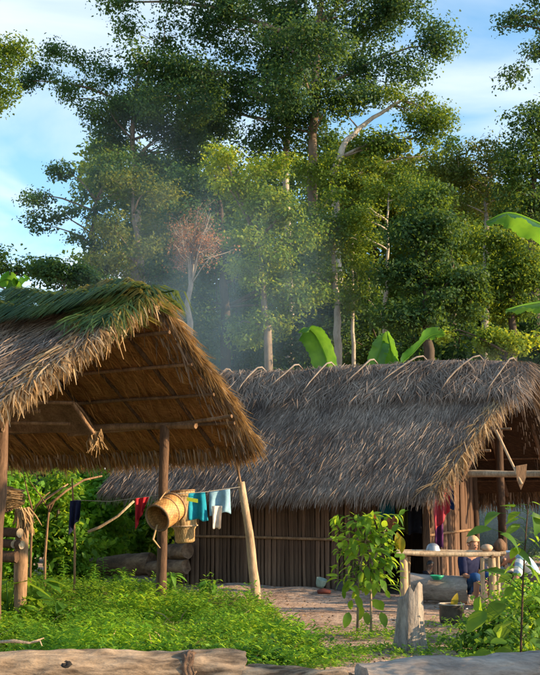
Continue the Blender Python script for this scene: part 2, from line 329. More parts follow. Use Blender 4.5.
def tree(name, label, group, trunk, r0, blobs, mat, bark, clump_r=1.1, leaf=.24, dens=1.0, per=None, flat=.6, extra=None, cat='tree', limbs=9, ydep=.8, droop=0, sparse=1.0):
    """trunk: world points base..top; blobs: (centre, rx, rz) ellipsoids of foliage"""
    root = thing(name, trunk[0], label, cat, group)
    mb = MB(); n = len(trunk); tp = []
    for i in range(n - 1):
        for k in range(4): 
            q = trunk[i].lerp(trunk[i + 1], k / 4)
            tp.append(q + Vector((random.uniform(-1, 1), random.uniform(-1, 1), 0)) * r0 * .25)
    tp.append(trunk[-1])
    rr = [max(r0 * (1 - .8 * i / (len(tp) - 1)), .03) * (1.35 if i == 0 else 1) for i in range(len(tp))]
    tr = MB().tube(tp, rr, 9, .07).build('trunk', M[bark], root, True)
    cents = []
    for (c, rx, rz) in blobs:
        k = max(3, int(dens * 4.3 * rx * rz / (clump_r * clump_r)))
        d = unit(rng.normal(size=(k, 3))); rad = rng.random(k) ** .38
        P = d * rad[:, None] * np.array([rx, rx * ydep, rz]); 
        for q in P: cents.append(Vector(c) + Vector(q))
    # limbs: from trunk to spread-out clumps
    random.shuffle(cents); lim = []; lb = MB()
    hub = tp[int(len(tp) * .45):]
    sel = cents[:limbs] if len(cents) > limbs else cents
    for c in sel:
        s = min(hub, key=lambda h: (h - c).length + max(0, h.z - c.z + .25 * (Vector((h.x - c.x, h.y - c.y, 0))).length) * 1.3)
        mid = s.lerp(c, .5) + Vector((random.uniform(-.1, .1), random.uniform(-.1, .1), .1)) * (c - s).length
        pts = [s, s.lerp(mid, .55) + Vector((0, 0, .02)), mid, mid.lerp(c, .5) + Vector((0, 0, .15)), c]
        L = (c - s).length; ra = min(r0 * .42, .03 + L * .011)
        lb.tube(pts, [ra, ra * .8, ra * .6, ra * .42, ra * .2], 6, .05); lim += pts[1:]
    rest = sorted(cents[limbs:], key=lambda c: min((h - c).length for h in lim)) if lim else []
    for c in rest:
        s = min(lim, key=lambda h: (h - c).length + max(0, h.z - c.z) * .5); L = (c - s).length
        mid = s.lerp(c, .5) + Vector((random.uniform(-.12, .12), random.uniform(-.12, .12), random.uniform(-.02, .15))) * L
        ra = min(.035, .012 + L * .006); lb.tube([s, mid, c], [ra, ra * .7, ra * .3], 4, 0, False); lim += [mid, c]
    if lb.v: lb.tube([tp[-1], tp[-1].lerp(lim[0], .3), lim[0]], [.03, .03, .02], 5, 0); lb.build('limb', M[bark], root, True)
    out = []
    for c in cents:
        r = clump_r * random.uniform(.6, 1.35); k = int((per or 190) * 1.9 * (r / clump_r) ** 2 * sparse)
        out.append(clump(c, r, k, leaf * .74, flat * random.uniform(.75, 1.2), droop))
    V = np.concatenate(out); TREE_TRIS[0] += len(V) // 2
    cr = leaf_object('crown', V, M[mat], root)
    return root
def pblob(px, py, rx, rz, d, dd=0): return (at(px, py, d + dd), rx * d / F, rz * d / F)
def ptree(name, label, group, d, base_px, tpts, r0, blobs, mat, bark, **k):
    base = at(base_px, 505, d); base.z = gz(base.x, base.y) - .1
    trunk = [base] + [at(a, b, d + (random.uniform(-.4, .4))) for a, b in tpts]
    return tree(name, label, group, trunk, r0, [pblob(*b[:4], d, b[4] if len(b) > 4 else 0) for b in blobs], mat, bark, **k)

FOREST = 'forest trees behind the huts'
# the giant in the middle
ptree('forest_tree', 'giant dark spreading tree whose crown fills the top of the forest', FOREST, 48, 318,
      [(317, 330), (313, 180), (315, 90), (322, 0), (330, -50)], .36,
      [(160, 62, 46, 26), (205, 18, 60, 26), (185, 104, 56, 24), (262, 66, 56, 34, 2), (330, 14, 66, 30), (398, 12, 48, 26), (424, 52, 26, 26), (372, 74, 48, 18), (300, 112, 46, 24), (245, 132, 34, 14),
       (230, -34, 90, 24), (350, -40, 90, 26), (118, 2, 14, 8), (300, 44, 50, 26, -4), (350, 96, 40, 20, -3), (290, 88, 40, 18, -4)], 'leaf_teal', 'bark', clump_r=1.05, leaf=.24, per=150, limbs=22, flat=.62, dens=1.45)
ptree('forest_tree', 'tall tree with a second pale leaning stem inside the giant tree crown', FOREST, 50, 288,
      [(290, 300), (284, 160), (294, 90), (305, 10), (310, -30)], .24, [(285, 40, 50, 40), (240, 96, 40, 30), (330, 60, 40, 26), (210, 66, 40, 26, 2), (300, 150, 40, 22), (250, 10, 60, 30, 3), (150, 90, 40, 20, 2), (145, 34, 36, 18), (135, 120, 34, 20, 2), (178, 78, 38, 26, 2), (216, 104, 36, 24, 2)], 'leaf_dark', 'bark_pale', clump_r=1.1, leaf=.25, per=160, limbs=20)
# left trees
ptree('forest_tree', 'tall left tree with a long layered branch reaching out over the sky', FOREST, 50, 150,
      [(142, 300), (136, 200), (132, 120), (140, 70)], .3,
      [(100, 78, 34, 13), (60, 92, 32, 9), (22, 84, 18, 8), (40, 72, 14, 6), (88, 60, 16, 8), (56, 52, 14, 6), (130, 100, 30, 20), (170, 128, 36, 22), (112, 138, 26, 14), (140, 170, 38, 18), (120, 116, 34, 16), (170, 160, 36, 24, 2), (90, 110, 14, 8), (206, 120, 30, 22, 2), (190, 150, 30, 22, 3)], 'leaf_teal', 'bark', clump_r=.8, leaf=.21, per=140, limbs=16, flat=.62)
ptree('forest_tree', 'loose crowned tree against the left sky above the green shelter ridge', FOREST, 44, 100,
      [(98, 290), (92, 245), (96, 200)], .3,
      [(42, 196, 16, 12), (38, 226, 20, 11), (70, 214, 22, 16), (92, 180, 26, 20), (120, 160, 22, 14), (78, 240, 22, 12), (112, 212, 24, 20), (104, 250, 20, 16), (62, 168, 10, 8), (140, 190, 22, 20)], 'leaf_teal', 'bark', clump_r=.8, leaf=.21, per=140, limbs=12)
ptree('forest_tree', 'rounded tree crown cut by the left edge high against the cloud', FOREST, 40, -28,
      [(-26, 280), (-26, 160), (-20, 90)], .4, [(2, 52, 26, 22), (-4, 82, 20, 14), (-40, 50, 40, 40), (-30, 100, 30, 20)], 'leaf_mid', 'bark', clump_r=.8, leaf=.2, per=170, limbs=8)
ptree('forest_tree', 'short dark tree at the left edge above the thatched shelter', FOREST, 36, 10,
      [(10, 300), (8, 270)], .22, [(10, 258, 24, 14), (-14, 270, 24, 20), (30, 270, 14, 10)], 'leaf_dark', 'bark', clump_r=.7, leaf=.19, per=170, limbs=6)
ptree('forest_tree', 'low bushy tree just over the middle of the shelter ridge', FOREST, 35, 66,
      [(66, 310), (64, 285)], .16, [(62, 276, 24, 14), (46, 270, 12, 8), (88, 280, 14, 10)], 'leaf_dark', 'bark', clump_r=.65, leaf=.19, per=180, limbs=6)
ptree('forest_tree', 'thick grey trunk rising left of the dead rust tree', FOREST, 42, 136,
      [(136, 300), (134, 262), (137, 236), (133, 214)], .3, [(150, 236, 22, 20, 2), (118, 266, 26, 16), (160, 270, 24, 18, 1), (140, 196, 34, 20, 2), (170, 220, 26, 24, 2), (150, 300, 34, 20, 2), (116, 226, 22, 18, -2), (160, 186, 24, 14, -2), (112, 190, 20, 16), (128, 252, 18, 12, -2), (100, 270, 20, 14)], 'leaf_olive', 'bark', clump_r=.8, leaf=.2, per=150, limbs=8)
# middle
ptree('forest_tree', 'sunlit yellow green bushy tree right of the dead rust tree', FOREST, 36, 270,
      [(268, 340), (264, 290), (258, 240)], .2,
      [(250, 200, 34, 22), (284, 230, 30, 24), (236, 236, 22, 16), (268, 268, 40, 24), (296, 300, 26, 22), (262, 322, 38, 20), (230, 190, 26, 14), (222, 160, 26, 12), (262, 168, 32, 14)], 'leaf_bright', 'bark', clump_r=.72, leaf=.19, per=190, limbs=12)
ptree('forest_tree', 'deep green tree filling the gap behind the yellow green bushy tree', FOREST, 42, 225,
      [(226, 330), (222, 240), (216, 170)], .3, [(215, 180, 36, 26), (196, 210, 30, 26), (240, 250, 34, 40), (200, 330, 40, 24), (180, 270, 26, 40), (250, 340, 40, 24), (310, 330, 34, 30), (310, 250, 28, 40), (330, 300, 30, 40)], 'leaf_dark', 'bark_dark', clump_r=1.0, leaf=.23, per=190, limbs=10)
ptree('forest_tree', 'broad tree with a curved pale branch right of the giant trunk', FOREST, 46, 340,
      [(340, 330), (336, 230), (333, 175), (346, 140), (372, 118), (402, 100)], .3,
      [(404, 104, 34, 16), (424, 128, 26, 22), (374, 146, 40, 18), (430, 152, 18, 14), (398, 170, 34, 16), (352, 110, 22, 12), (440, 118, 10, 10), (344, 190, 30, 20), (320, 170, 24, 16)], 'leaf_mid', 'bark_pale', clump_r=.8, leaf=.2, per=160, limbs=14)
ptree('forest_tree', 'slim white barked tree with forked top above the banana leaves', FOREST, 38, 384,
      [(386, 345), (384, 310), (388, 270), (387, 230), (388, 192)], .13, [(376, 186, 22, 12), (402, 196, 14, 8), (366, 214, 20, 14), (410, 180, 14, 8), (350, 236, 20, 12), (372, 260, 16, 12)], 'leaf_mid', 'bark_pale', clump_r=.6, leaf=.18, per=110, limbs=8)
ptree('forest_tree', 'pale trunked tree standing below the giant just left of middle banana', FOREST, 39, 338,
      [(338, 345), (337, 300), (334, 250), (338, 200)], .2, [(336, 216, 34, 22), (316, 240, 22, 20), (352, 254, 22, 22), (330, 276, 26, 14), (354, 300, 16, 20)], 'leaf_mid', 'bark_pale', clump_r=.75, leaf=.2, per=150, limbs=8)
ptree('forest_tree', 'thin pale stemmed tree between the two white trunks', FOREST, 40, 354,
      [(353, 345), (353, 290), (352, 240)], .11, [(356, 230, 22, 16), (372, 306, 12, 18), (370, 285, 18, 14)], 'leaf_dark', 'bark_pale', clump_r=.7, leaf=.2, per=150, limbs=5)
ptree('forest_tree', 'dense near black green tree over the right half of the hut roof', FOREST, 36, 430,
      [(428, 350), (426, 300), (424, 240)], .26, [(412, 226, 28, 24), (440, 240, 30, 26), (404, 274, 26, 30), (446, 284, 34, 30), (424, 320, 40, 22), (470, 300, 30, 30), (430, 200, 22, 14)], 'leaf_dark', 'bark_dark', clump_r=.8, leaf=.2, per=240, limbs=10)
ptree('forest_tree', 'branchy pale limbed tree on the skyline under the right cloud', FOREST, 44, 484,
      [(484, 330), (486, 240), (486, 205), (492, 170)], .22, [(478, 156, 30, 16), (500, 166, 20, 14), (462, 180, 22, 16), (498, 190, 26, 14), (470, 208, 26, 14), (448, 164, 16, 14)], 'leaf_olive', 'bark_pale', clump_r=.75, leaf=.2, per=130, limbs=14)
ptree('forest_tree', 'feathery dark tree on the skyline left of the right cloud', FOREST, 52, 452,
      [(452, 300), (450, 200), (452, 150)], .25, [(452, 150, 14, 16), (440, 180, 22, 22), (466, 176, 16, 20), (456, 214, 30, 24)], 'leaf_dark', 'bark_dark', clump_r=.85, leaf=.22, per=150, limbs=8)
ptree('forest_tree', 'tall dark tree at the right edge rising behind the banana leaf', FOREST, 42, 534,
      [(534, 330), (532, 220), (536, 140)], .36, [(532, 128, 26, 24), (520, 160, 20, 24), (556, 150, 34, 44), (528, 204, 28, 26), (560, 230, 40, 40)], 'leaf_dark', 'bark_dark', clump_r=.95, leaf=.22, per=200, limbs=10)
ptree('forest_tree', 'dull green tree below the upper right banana leaf', FOREST, 37, 514,
      [(514, 350), (512, 290), (510, 250)], .22, [(512, 256, 32, 22), (490, 282, 28, 22), (530, 292, 34, 30), (500, 316, 34, 20), (486, 236, 20, 16)], 'leaf_mid', 'bark_dark', clump_r=.75, leaf=.2, per=190, limbs=8)
ptree('forest_tree', 'small sunlit yellow green bush tree low behind the right roof end', FOREST, 32, 506,
      [(506, 365), (505, 352)], .1, [(505, 348, 16, 12), (490, 338, 16, 10), (462, 336, 22, 8), (530, 346, 18, 12)], 'leaf_bright', 'bark_dark', clump_r=.5, leaf=.17, per=150, limbs=4)
# the overhanging bough top right, from a tree beyond the frame
ptree('forest_tree', 'drooping bough of feathery leaves reaching in at the upper right corner', FOREST, 30, 620,
      [(618, 300), (612, 120), (596, 0), (590, -60)], .3, [(532, 8, 20, 6), (505, 24, 16, 7), (516, 16, 16, 5), (540, 26, 14, 10), (532, 54, 12, 9), (510, 74, 13, 5), (545, 56, 14, 10), (556, -6, 26, 14), (590, -10, 40, 50)], 'leaf_teal', 'bark', clump_r=.5, leaf=.15, per=70, limbs=18, ydep=1.0)
# farther trees that close the forest
far_specs = [(372, 58, 140), (466, 60, 172), (505, 58, 190), (130, 60, 130), (190, 60, 110), (160, 56, 210), (230, 56, 190), (300, 58, 190), (430, 56, 170), (110, 68, 250), (170, 64, 190), (225, 70, 150), (285, 62, 150), (340, 66, 130), (395, 70, 160), (440, 64, 200), (490, 68, 215), (540, 62, 190), (255, 58, 250), (370, 57, 250), (455, 58, 270), (520, 56, 280), (150, 58, 280), (200, 55, 300), (310, 55, 290), (415, 60, 310)]
far_words = ['far tree filling the gap under the curved pale branch', 'far tree in the skyline dip under the right cloud', 'far tree behind the branchy tree near the right banana leaf', 'far hazy tree inside the left layered tree', 'far tall tree between the layered tree and the giant', 'far hazy tree behind the dead rust crown', 'far tree just above the yellow green bushy tree', 'far tree beside the giant trunk foot', 'far tree right of the curved pale branch', 'far tree glimpsed between the left skyline trees', 'far tree glimpsed behind the thick grey trunk', 'far tall tree behind the giant crown left part', 'far tall tree straight behind the giant trunk', 'far tall tree behind the curved pale branch', 'far tree behind the broad curved branch tree', 'far tree behind the feathery skyline tree', 'far tree behind the branchy pale limbed tree', 'far tree deep behind the right edge tree', 'far dark understorey tree behind the yellow green tree', 'far dark understorey tree behind the slim white trunk', 'far dark understorey tree behind the near black tree', 'far dark understorey tree behind the right banana', 'far dark understorey tree low behind the left skyline tree', 'far dark understorey tree behind the dead rust tree', 'far dark understorey tree behind the pale trunked tree', 'far dark understorey tree behind the right half of forest']
for (px, d, top), w in zip(far_specs, far_words):
    rx = random.uniform(32, 42)
    ptree('background_tree', w, 'trees deep in the forest', d, px, [(px, 340), (px + 3, (top + 330) / 2), (px, top + 30)], .3,
          [(px + random.uniform(-14, 14), top + 22, rx, 22), (px - 18, top + 60, rx, 26), (px + 20, top + 80, rx, 30), (px, top + 120, rx + 4, 30), (px, 370, rx + 6, 40)],
          ('leaf_mid', 'leaf_dark', 'leaf_olive', 'leaf_dark', 'leaf_mid')[int(px) % 5], 'bark_dark', clump_r=1.5, leaf=.48, per=105, limbs=6, dens=1.25)  # lighter leaf colour on some far trees stands in for golden light

und = ((128, 44, 285, 'low dark tree filling the foot of the forest behind the shelter peak'), (168, 40, 300, 'low dark tree filling the foot of the forest left of the smoke'), (232, 45, 290, 'low dark tree behind the rising blue smoke'), (300, 42, 305, 'low dark tree behind the leftmost upright banana leaf'), (345, 45, 280, 'low dark tree between the pale trunks'),
       (375, 43, 300, 'low dark tree behind the middle banana leaves'), (410, 46, 290, 'low dark tree behind the rightmost ridge banana leaf'), (455, 41, 315, 'low dark tree above the right part of the hut ridge'), (500, 45, 290, 'low dark tree behind the small sunlit bush tree'), (540, 40, 300, 'low dark tree behind the lower right banana leaf'))
for (px, d, top, w) in und:
    ptree('understorey_tree', w, 'low trees at the foot of the forest', d, px, [(px, 400), (px + 2, top + 40)], .12,
          [(px + random.uniform(-8, 8), top + 18, 24, 18), (px - 12, top + 48, 26, 22), (px + 14, top + 60, 26, 24), (px, top + 90, 34, 26)], 'leaf_dark', 'bark_dark', clump_r=.85, leaf=.27, per=110, limbs=5, dens=.9)
# dead tree with rust-coloured leaves
def dead_tree():
    d = 33
    base = at(190, 505, d); base.z = 0
    root = thing('dead_tree', base, 'dead tree with pale crooked trunk and thin fan of rust brown twigs', 'tree')
    tr = [base] + [at(a, b, d) for a, b in ((190, 400), (189, 350), (190, 322), (187, 305), (191, 285), (190, 265), (193, 250))]
    MB().tube(tr, [.14, .12, .105, .10, .09, .085, .07, .05], 9, .12).build('trunk', M['bark_ashen'], root, True)
    mb = MB(); leaves = []
    top = tr[-1]; starts = [tr[-2], tr[-1], tr[-1].lerp(tr[-2], .5)]
    for i in range(64):
        an = random.uniform(-2.0, 2.0); rr = random.uniform(.3, 1.12) * (1 + .25 * math.sin(an * 5))
        e = at(197 + 25 * math.sin(an) * rr, 252 - 40 * math.cos(an) * rr, d + random.uniform(-.9, .9)); s = random.choice(tr[-3:] + starts)
        mid = s.lerp(e, .5) + Vector((random.uniform(-.12, .12), random.uniform(-.1, .1), random.uniform(-.1, .2)))
        mb.tube([s, mid, e], [.024, .013, .005], 5, 0)
        for k in range(7):
            q = mid.lerp(e, random.random()); e2 = q + Vector((random.gauss(0, .2), random.gauss(0, .2), random.gauss(.08, .2)))
            mb.tube([q, e2], [.007, .003], 3, 0, False)
            leaves.append(clump(e2, .24, 9, .07, .9))
    mb.build('limb', M['bark_pale'], root, True)
    leaf_object('crown', np.concatenate(leaves), M['leaf_rust'], root)
dead_tree()

# ------------------------------------------------------------------ thatch builder
def thatch(corners, n, length, width, mat, name, parent, sag=0.0, lift=.05, eave=0, rake=0, rakeL=0, eave_len=.4, bmin=0.0, dirjit=.25, seedz=1.7, rake_len=.45, rise=.0, endsag=0.0):
    """strands over a bilinear slope: corners = ridge_a, ridge_b, eave_b, eave_a"""
    A, B, C, D = [np.array(c) for c in corners]
    def pos(a, b):
        a = a[:, None]; b = b[:, None]
        return (A * (1 - a) + B * a) * (1 - b) + (D * (1 - a) + C * a) * b
    down = unit(((C + D) - (A + B))[None])[0]; lat = unit((B - A)[None])[0]; nrm = np.cross(lat, down); nrm = nrm / np.linalg.norm(nrm)
    if nrm[2] < 0: nrm = -nrm
    a = rng.random(n); b = bmin + (1 - bmin) * rng.random(n)
    kinds = [(a, b, np.full(n, length), np.zeros(n), np.zeros(n))]
    if eave: kinds.append((rng.random(eave), 1 - .1 * rng.random(eave), np.full(eave, eave_len), np.ones(eave), np.zeros(eave)))
    if rake: kinds.append((1 - .05 * rng.random(rake), rng.random(rake), np.full(rake, rake_len), np.zeros(rake), np.ones(rake)))
    if rakeL: kinds.append((.05 * rng.random(rakeL), rng.random(rakeL), np.full(rakeL, rake_len), np.zeros(rakeL), -np.ones(rakeL)))
    a, b, L, ev, rk = [np.concatenate(q) for q in zip(*kinds)]
    n = len(a); P = pos(a, b); P[:, 2] -= sag * np.sin(np.pi * a) + endsag * np.clip((a - .72) / .28, 0, 1) ** 2 * (1 - b)
    L = L * rng.uniform(.5, 1.3, n)
    cl = np.array([mnoise.noise((p[0] * seedz, p[1] * seedz, p[2] * 2.2)) for p in P])
    bump = np.array([mnoise.noise((p[0] * .9, p[1] * .9, p[2] * 1.4 + 7)) for p in P])
    d = down[None] + lat[None] * (rng.normal(size=n) * dirjit + cl * dirjit * 1.8)[:, None] + nrm[None] * (rng.normal(size=n) * .045 + .02)[:, None]
    d = d + lat[None] * (rk * rng.uniform(.1, .9, n))[:, None] + np.array([0, 0, -1.0])[None] * (np.abs(rk) * rng.uniform(0, .9, n) + ev * rng.uniform(.1, .9, n))[:, None]
    d = unit(d)
    P = P + nrm[None] * (lift * (rng.random(n) + .3 * bump + rise * b))[:, None]
    sd_ = unit(np.cross(d, nrm[None] + rng.normal(size=(n, 3)) * .35)) * (width * rng.uniform(.5, 1.4, n))[:, None] * .5
    curl = np.array([0, 0, -1.0])[None] * (L * rng.uniform(0, .16, n) * (1 + ev * 1.6 + np.abs(rk)))[:, None]
    V = np.empty((n, 6, 3))
    V[:, 0] = P - sd_ * .8; V[:, 1] = P + sd_ * .8
    m1 = P + d * (L * .55)[:, None] + nrm[None] * (L * .03)[:, None] + curl * .25; V[:, 2] = m1 - sd_; V[:, 3] = m1 + sd_
    e = P + d * L[:, None] + curl; V[:, 4] = e - sd_ * .25; V[:, 5] = e + sd_ * .25
    k = np.arange(n)[:, None] * 6
    Q = np.concatenate([k + np.array([0, 1, 3, 2]), k + np.array([2, 3, 5, 4])]).astype(np.int32)
    V = V.reshape(-1, 3); lo = V.mean(axis=0)
    o = link(name, np_mesh(name, V - lo, Q, mat), parent, Vector(lo)); o['kind'] = 'stuff'; return o
def slab(corners, th, name, parent, top, under, sag=0.0, nu=30, nv=12, rough=.04, endsag=0.0):
    A, B, C, D = [Vector(c) for c in corners]
    nr = (B - A).cross(D - A).normalized()
    if nr.z < 0: nr = -nr
    V = []; Fs = []; mi = []
    for layer in (0, 1):
        for j in range(nv + 1):
            for i in range(nu + 1):
                a, b = i / nu, j / nv; q = (A.lerp(B, a)).lerp(D.lerp(C, a), b); q.z -= sag * math.sin(math.pi * a) + endsag * max(0, (a - .72) / .28) ** 2 * (1 - b)
                q += nr * (mnoise.noise((q.x * 1.5, q.y * 1.5, q.z * 1.5)) * rough * (1 if layer == 0 else .3) - (th if layer else 0)); V.append(q)
    w = nu + 1; off = w * (nv + 1)
    for j in range(nv):
        for i in range(nu):
            k = j * w + i; Fs.append((k, k + 1, k + 1 + w, k + w)); mi.append(0)
            Fs.append((off + k, off + k + w, off + k + 1 + w, off + k + 1)); mi.append(1)
    for i in range(nu):
        Fs += [(i, off + i, off + i + 1, i + 1), (nv * w + i, nv * w + i + 1, off + nv * w + i + 1, off + nv * w + i)]; mi += [0, 0]
    for j in range(nv):
        k = j * w; Fs += [(k, k + w, off + k + w, off + k), (k + nu, off + k + nu, off + k + nu + w, k + nu + w)]; mi += [0, 0]
    lo = sum(V, Vector()) / len(V)
    me = np_mesh(name, [v - lo for v in V], Fs, [M[top], M[under]], False, mi)
    return link(name, me, parent, lo)

# ------------------------------------------------------------------ the hut
TH = R(27)
HU = Vector((math.cos(TH), -math.sin(TH), 0)); HV = Vector((math.sin(TH), math.cos(TH), 0)); Z = Vector((0, 0, 1))
H0 = Vector((1.25, 19.3, 0))
def hp(s, v, z): return H0 + HU * s + HV * v + Z * z
hut = thing('thatched_hut', hp(-1, 1.7, 0), 'long hut with shaggy grey thatch roof and split wood walls', 'hut')
RZ, EZ = 4.46, 1.90
fr = [hp(-4.6, 1.7, RZ + .06), hp(3.3, 1.7, RZ - .1), hp(2.22, -.62, EZ - .04), hp(-5.0, -.62, EZ + .03)]
bk = [hp(-4.6, 1.7, RZ + .06), hp(3.3, 1.7, RZ - .1), hp(3.5, 4.0, EZ + .1), hp(-5.0, 4.0, EZ + .03)]
slab(fr, .16, 'roof_slope', hut, 'thatch_base', 'thatch_dark_under', .06, endsag=.2)
slab(bk, .16, 'roof_slope', hut, 'thatch_base', 'thatch_dark_under', .06, endsag=.2)
thatch(fr, 64000, .22, .011, M['thatch_grey'], 'thatch', hut, .06, .045, eave=7000, rake=2600, rakeL=500, eave_len=.27, dirjit=.20, rake_len=.30, endsag=.2)
thatch(bk, 5000, .5, .035, M['thatch_grey'], 'thatch', hut, .06, .06, eave=1800, rake=900, eave_len=.4, rake_len=.45, endsag=.2)
thatch([q - Z * .1 for q in bk], 10, .4, .02, M['thatch_dark_brown'], 'fringe', hut, .06, .02, eave=2200, rake=500, eave_len=.4)
# lighter curled straw at the open right rake of the front slope
rk = [fr[1].lerp(fr[0], .03) - Z * .17, fr[1] + HU * .03 - Z * .2, fr[2] + HU * .05, fr[2].lerp(fr[3], .03)]
thatch(rk, 260, .32, .013, M['thatch_straw'], 'fringe', hut, 0, .1, rake=380, rake_len=.34, dirjit=.5, endsag=0)
# ridge cap: bundled thatch saddling the ridge
ca = [q + Z * .10 for q in (hp(-4.6, 1.72, RZ), hp(3.45, 1.72, RZ - .08), hp(3.3, 1.05, RZ - .78), hp(-4.6, 1.05, RZ - .70))]
cb = [q + Z * .10 for q in (hp(-4.6, 1.68, RZ), hp(3.45, 1.68, RZ - .08), hp(3.5, 2.35, RZ - .78), hp(-4.6, 2.35, RZ - .70))]
thatch(ca, 13000, .36, .012, M['thatch_grey'], 'ridge_cap', hut, .06, .13, rake=700, dirjit=.6, rise=-.5, endsag=.22)
thatch(cb, 6000, .45, .018, M['thatch_grey'], 'ridge_cap', hut, .06, .16, rake=300, dirjit=.75, endsag=.22)
MB().tube([hp(-4.5 + i * .4, 1.7, RZ - .06 + .03 * mnoise.noise((i * .6, 0, 0)) - .06 * math.sin(math.pi * min(1, i / 19.5)) - .22 * max(0, (i / 19.5 - .72) / .28) ** 2) for i in range(20)], .15, 8, .2).build('ridge_roll', M['thatch_base'], hut, True)
def on_ridge(px):
    t = (px - 270) / F; k = H0 + HV * 1.7; s = (t * k.y - k.x) / (HU.x - t * HU.y); return s
for (ax, bx, drop) in ((228, 224, .3), (261, 250, .62), (298, 280, .55), (331, 316, .72), (374, 355, .58), (424, 388, .68), (481, 453, .80), (515, 497, .82)):
    s0 = on_ridge(ax); s1 = on_ridge(bx)
    es = .2 * max(0, ((s0 + 4.6) / 7.9 - .72) / .28) ** 2; cv = random.uniform(-.10, .04)
    def sl(f, off): return hp(s0 + (s1 - s0) * f + cv * math.sin(math.pi * f), 1.66 - .86 * drop * f, RZ + .10 - .93 * drop * f + off - es * (1 - f * .3))
    pts = [hp(s0 + .1, 1.95, RZ - .12 - es), hp(s0 + .05, 1.82, RZ + .08 - es), hp(s0 + .01, 1.72, RZ + .15 - es), sl(.1, .085), sl(.3, .09), sl(.5, .085), sl(.75, .075), sl(1.0, .04)]
    MB().tube(pts, [random.uniform(.8, 1.1) * q_ for q_ in (.011, .015, .019, .020, .020, .019, .016, .011)], 6, .18).build('ridge_binder', M['stick_grey'], hut, True)
# front wall planks
def plank_mesh(w, h, t, seed):
    random.seed(seed); mb = MB(); k = 5
    prof = [(-w / 2, -t * .2), (-w * .2, t * .5), (w * .22, t * .45), (w / 2, -t * .2), (w * .3, -t * .5), (-w * .3, -t * .5)]
    V = []; 
    for j in range(k + 1):
        z = h * j / k; ox = random.uniform(-.006, .006); tw = random.uniform(.92, 1.05)
        V += [Vector((x * tw + ox, y, z)) for x, y in prof]
    n = 6; Fs = [(i * n + q, i * n + (q + 1) % n, (i + 1) * n + (q + 1) % n, (i + 1) * n + q) for i in range(k) for q in range(n)]
    Fs += [tuple(range(n - 1, -1, -1)), tuple(k * n + q for q in range(n))]
    me = bpy.data.meshes.new('plank'); me.from_pydata(V, [], Fs); me.materials.append(M['plank'])
    bm = bmesh.new(); bm.from_mesh(me); bmesh.ops.recalc_face_normals(bm, faces=bm.faces); bm.to_mesh(me); bm.free(); me.update(); return me
PL = [plank_mesh(w, 1.0, .035, i) for i, w in enumerate((.062, .075, .09, .105, .07, .082))]
PLW = (.062, .075, .09, .105, .07, .082)
random.seed(21)
def plank_row(p0, direction, length, zb, zt, parent, face):
    x = 0
    while x < length:
        i = random.randrange(6); w = PLW[i]
        q = p0 + direction * (x + w / 2) + face * random.uniform(-.008, .012)
        o = link('plank', PL[i], parent, Vector((q.x, q.y, gz(q.x, q.y) + zb)))
        top = (zt(x) if callable(zt) else zt) + random.uniform(-.03, .03)
        o.scale = (1, 1, top - zb)
        ang = math.atan2(direction.y, direction.x); o.rotation_euler = (random.uniform(-.012, .012), random.uniform(-.010, .010), ang)
        x += w + random.choice((.003, .005, .008, .014, .03))
    return x
plank_row(hp(-3.4, 0, 0), HU, 4.3, -.05, 2.28, hut, -HV)
plank_row(hp(1.75, .05, 0), HV, 3.2, -.05, lambda x: min(3.2, EZ + (RZ - EZ) * (min(x, 3.3 - x) + .62) / 2.32 - .32), hut, HU)
# dark sheets added behind the planks to block light, then back and left walls
def sheet(name, a, b, zb, zt, th, mat, parent):
    d = (b - a).normalized(); nn = Vector((-d.y, d.x, 0)); c = (a + b) / 2 + Z * (zb + zt) / 2
    return MB().box(c, (b - a) / 2, nn * th / 2, Z * (zt - zb) / 2).build(name, mat, parent)
sheet('blackout_sheet', hp(-3.4, .07, 0), hp(.88, .07, 0), 0, 2.25, .02, M['pole_dark'], hut)
sheet('blackout_sheet', hp(1.70, .06, 0), hp(1.70, 3.2, 0), 0, 2.2, .02, M['pole_dark'], hut)
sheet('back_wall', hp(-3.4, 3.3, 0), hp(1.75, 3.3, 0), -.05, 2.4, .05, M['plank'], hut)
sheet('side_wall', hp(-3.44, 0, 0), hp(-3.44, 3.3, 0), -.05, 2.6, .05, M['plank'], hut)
tubeo('wall_rail', [hp(-3.5, -.06, .98), hp(.95, -.06, .95)], .028, M['pole'], hut, seg=8, bend=.02)
tubeo('wall_rail', [hp(1.80, -.05, 1.05), hp(1.80, 3.2, 1.1)], .025, M['pole'], hut, seg=6, bend=.01)
for s, v, h in ((-3.5, 0, 2.25), (.92, -.03, 2.25), (1.80, -.03, 2.25), (1.80, 3.25, 2.4), (-3.5, 3.3, 2.3)):
    q = hp(s, v, 0); tubeo('post', [Vector((q.x, q.y, gz(q.x, q.y) - .2)), hp(s, v, h)], (.075, .065), M['pole_dark'], hut, seg=6, bend=.02)
tubeo('post', [hp(2.75, 1.7, -.2), hp(2.75, 1.7, 4.2)], (.09, .07), M['pole_dark'], hut, seg=6, bend=.02)
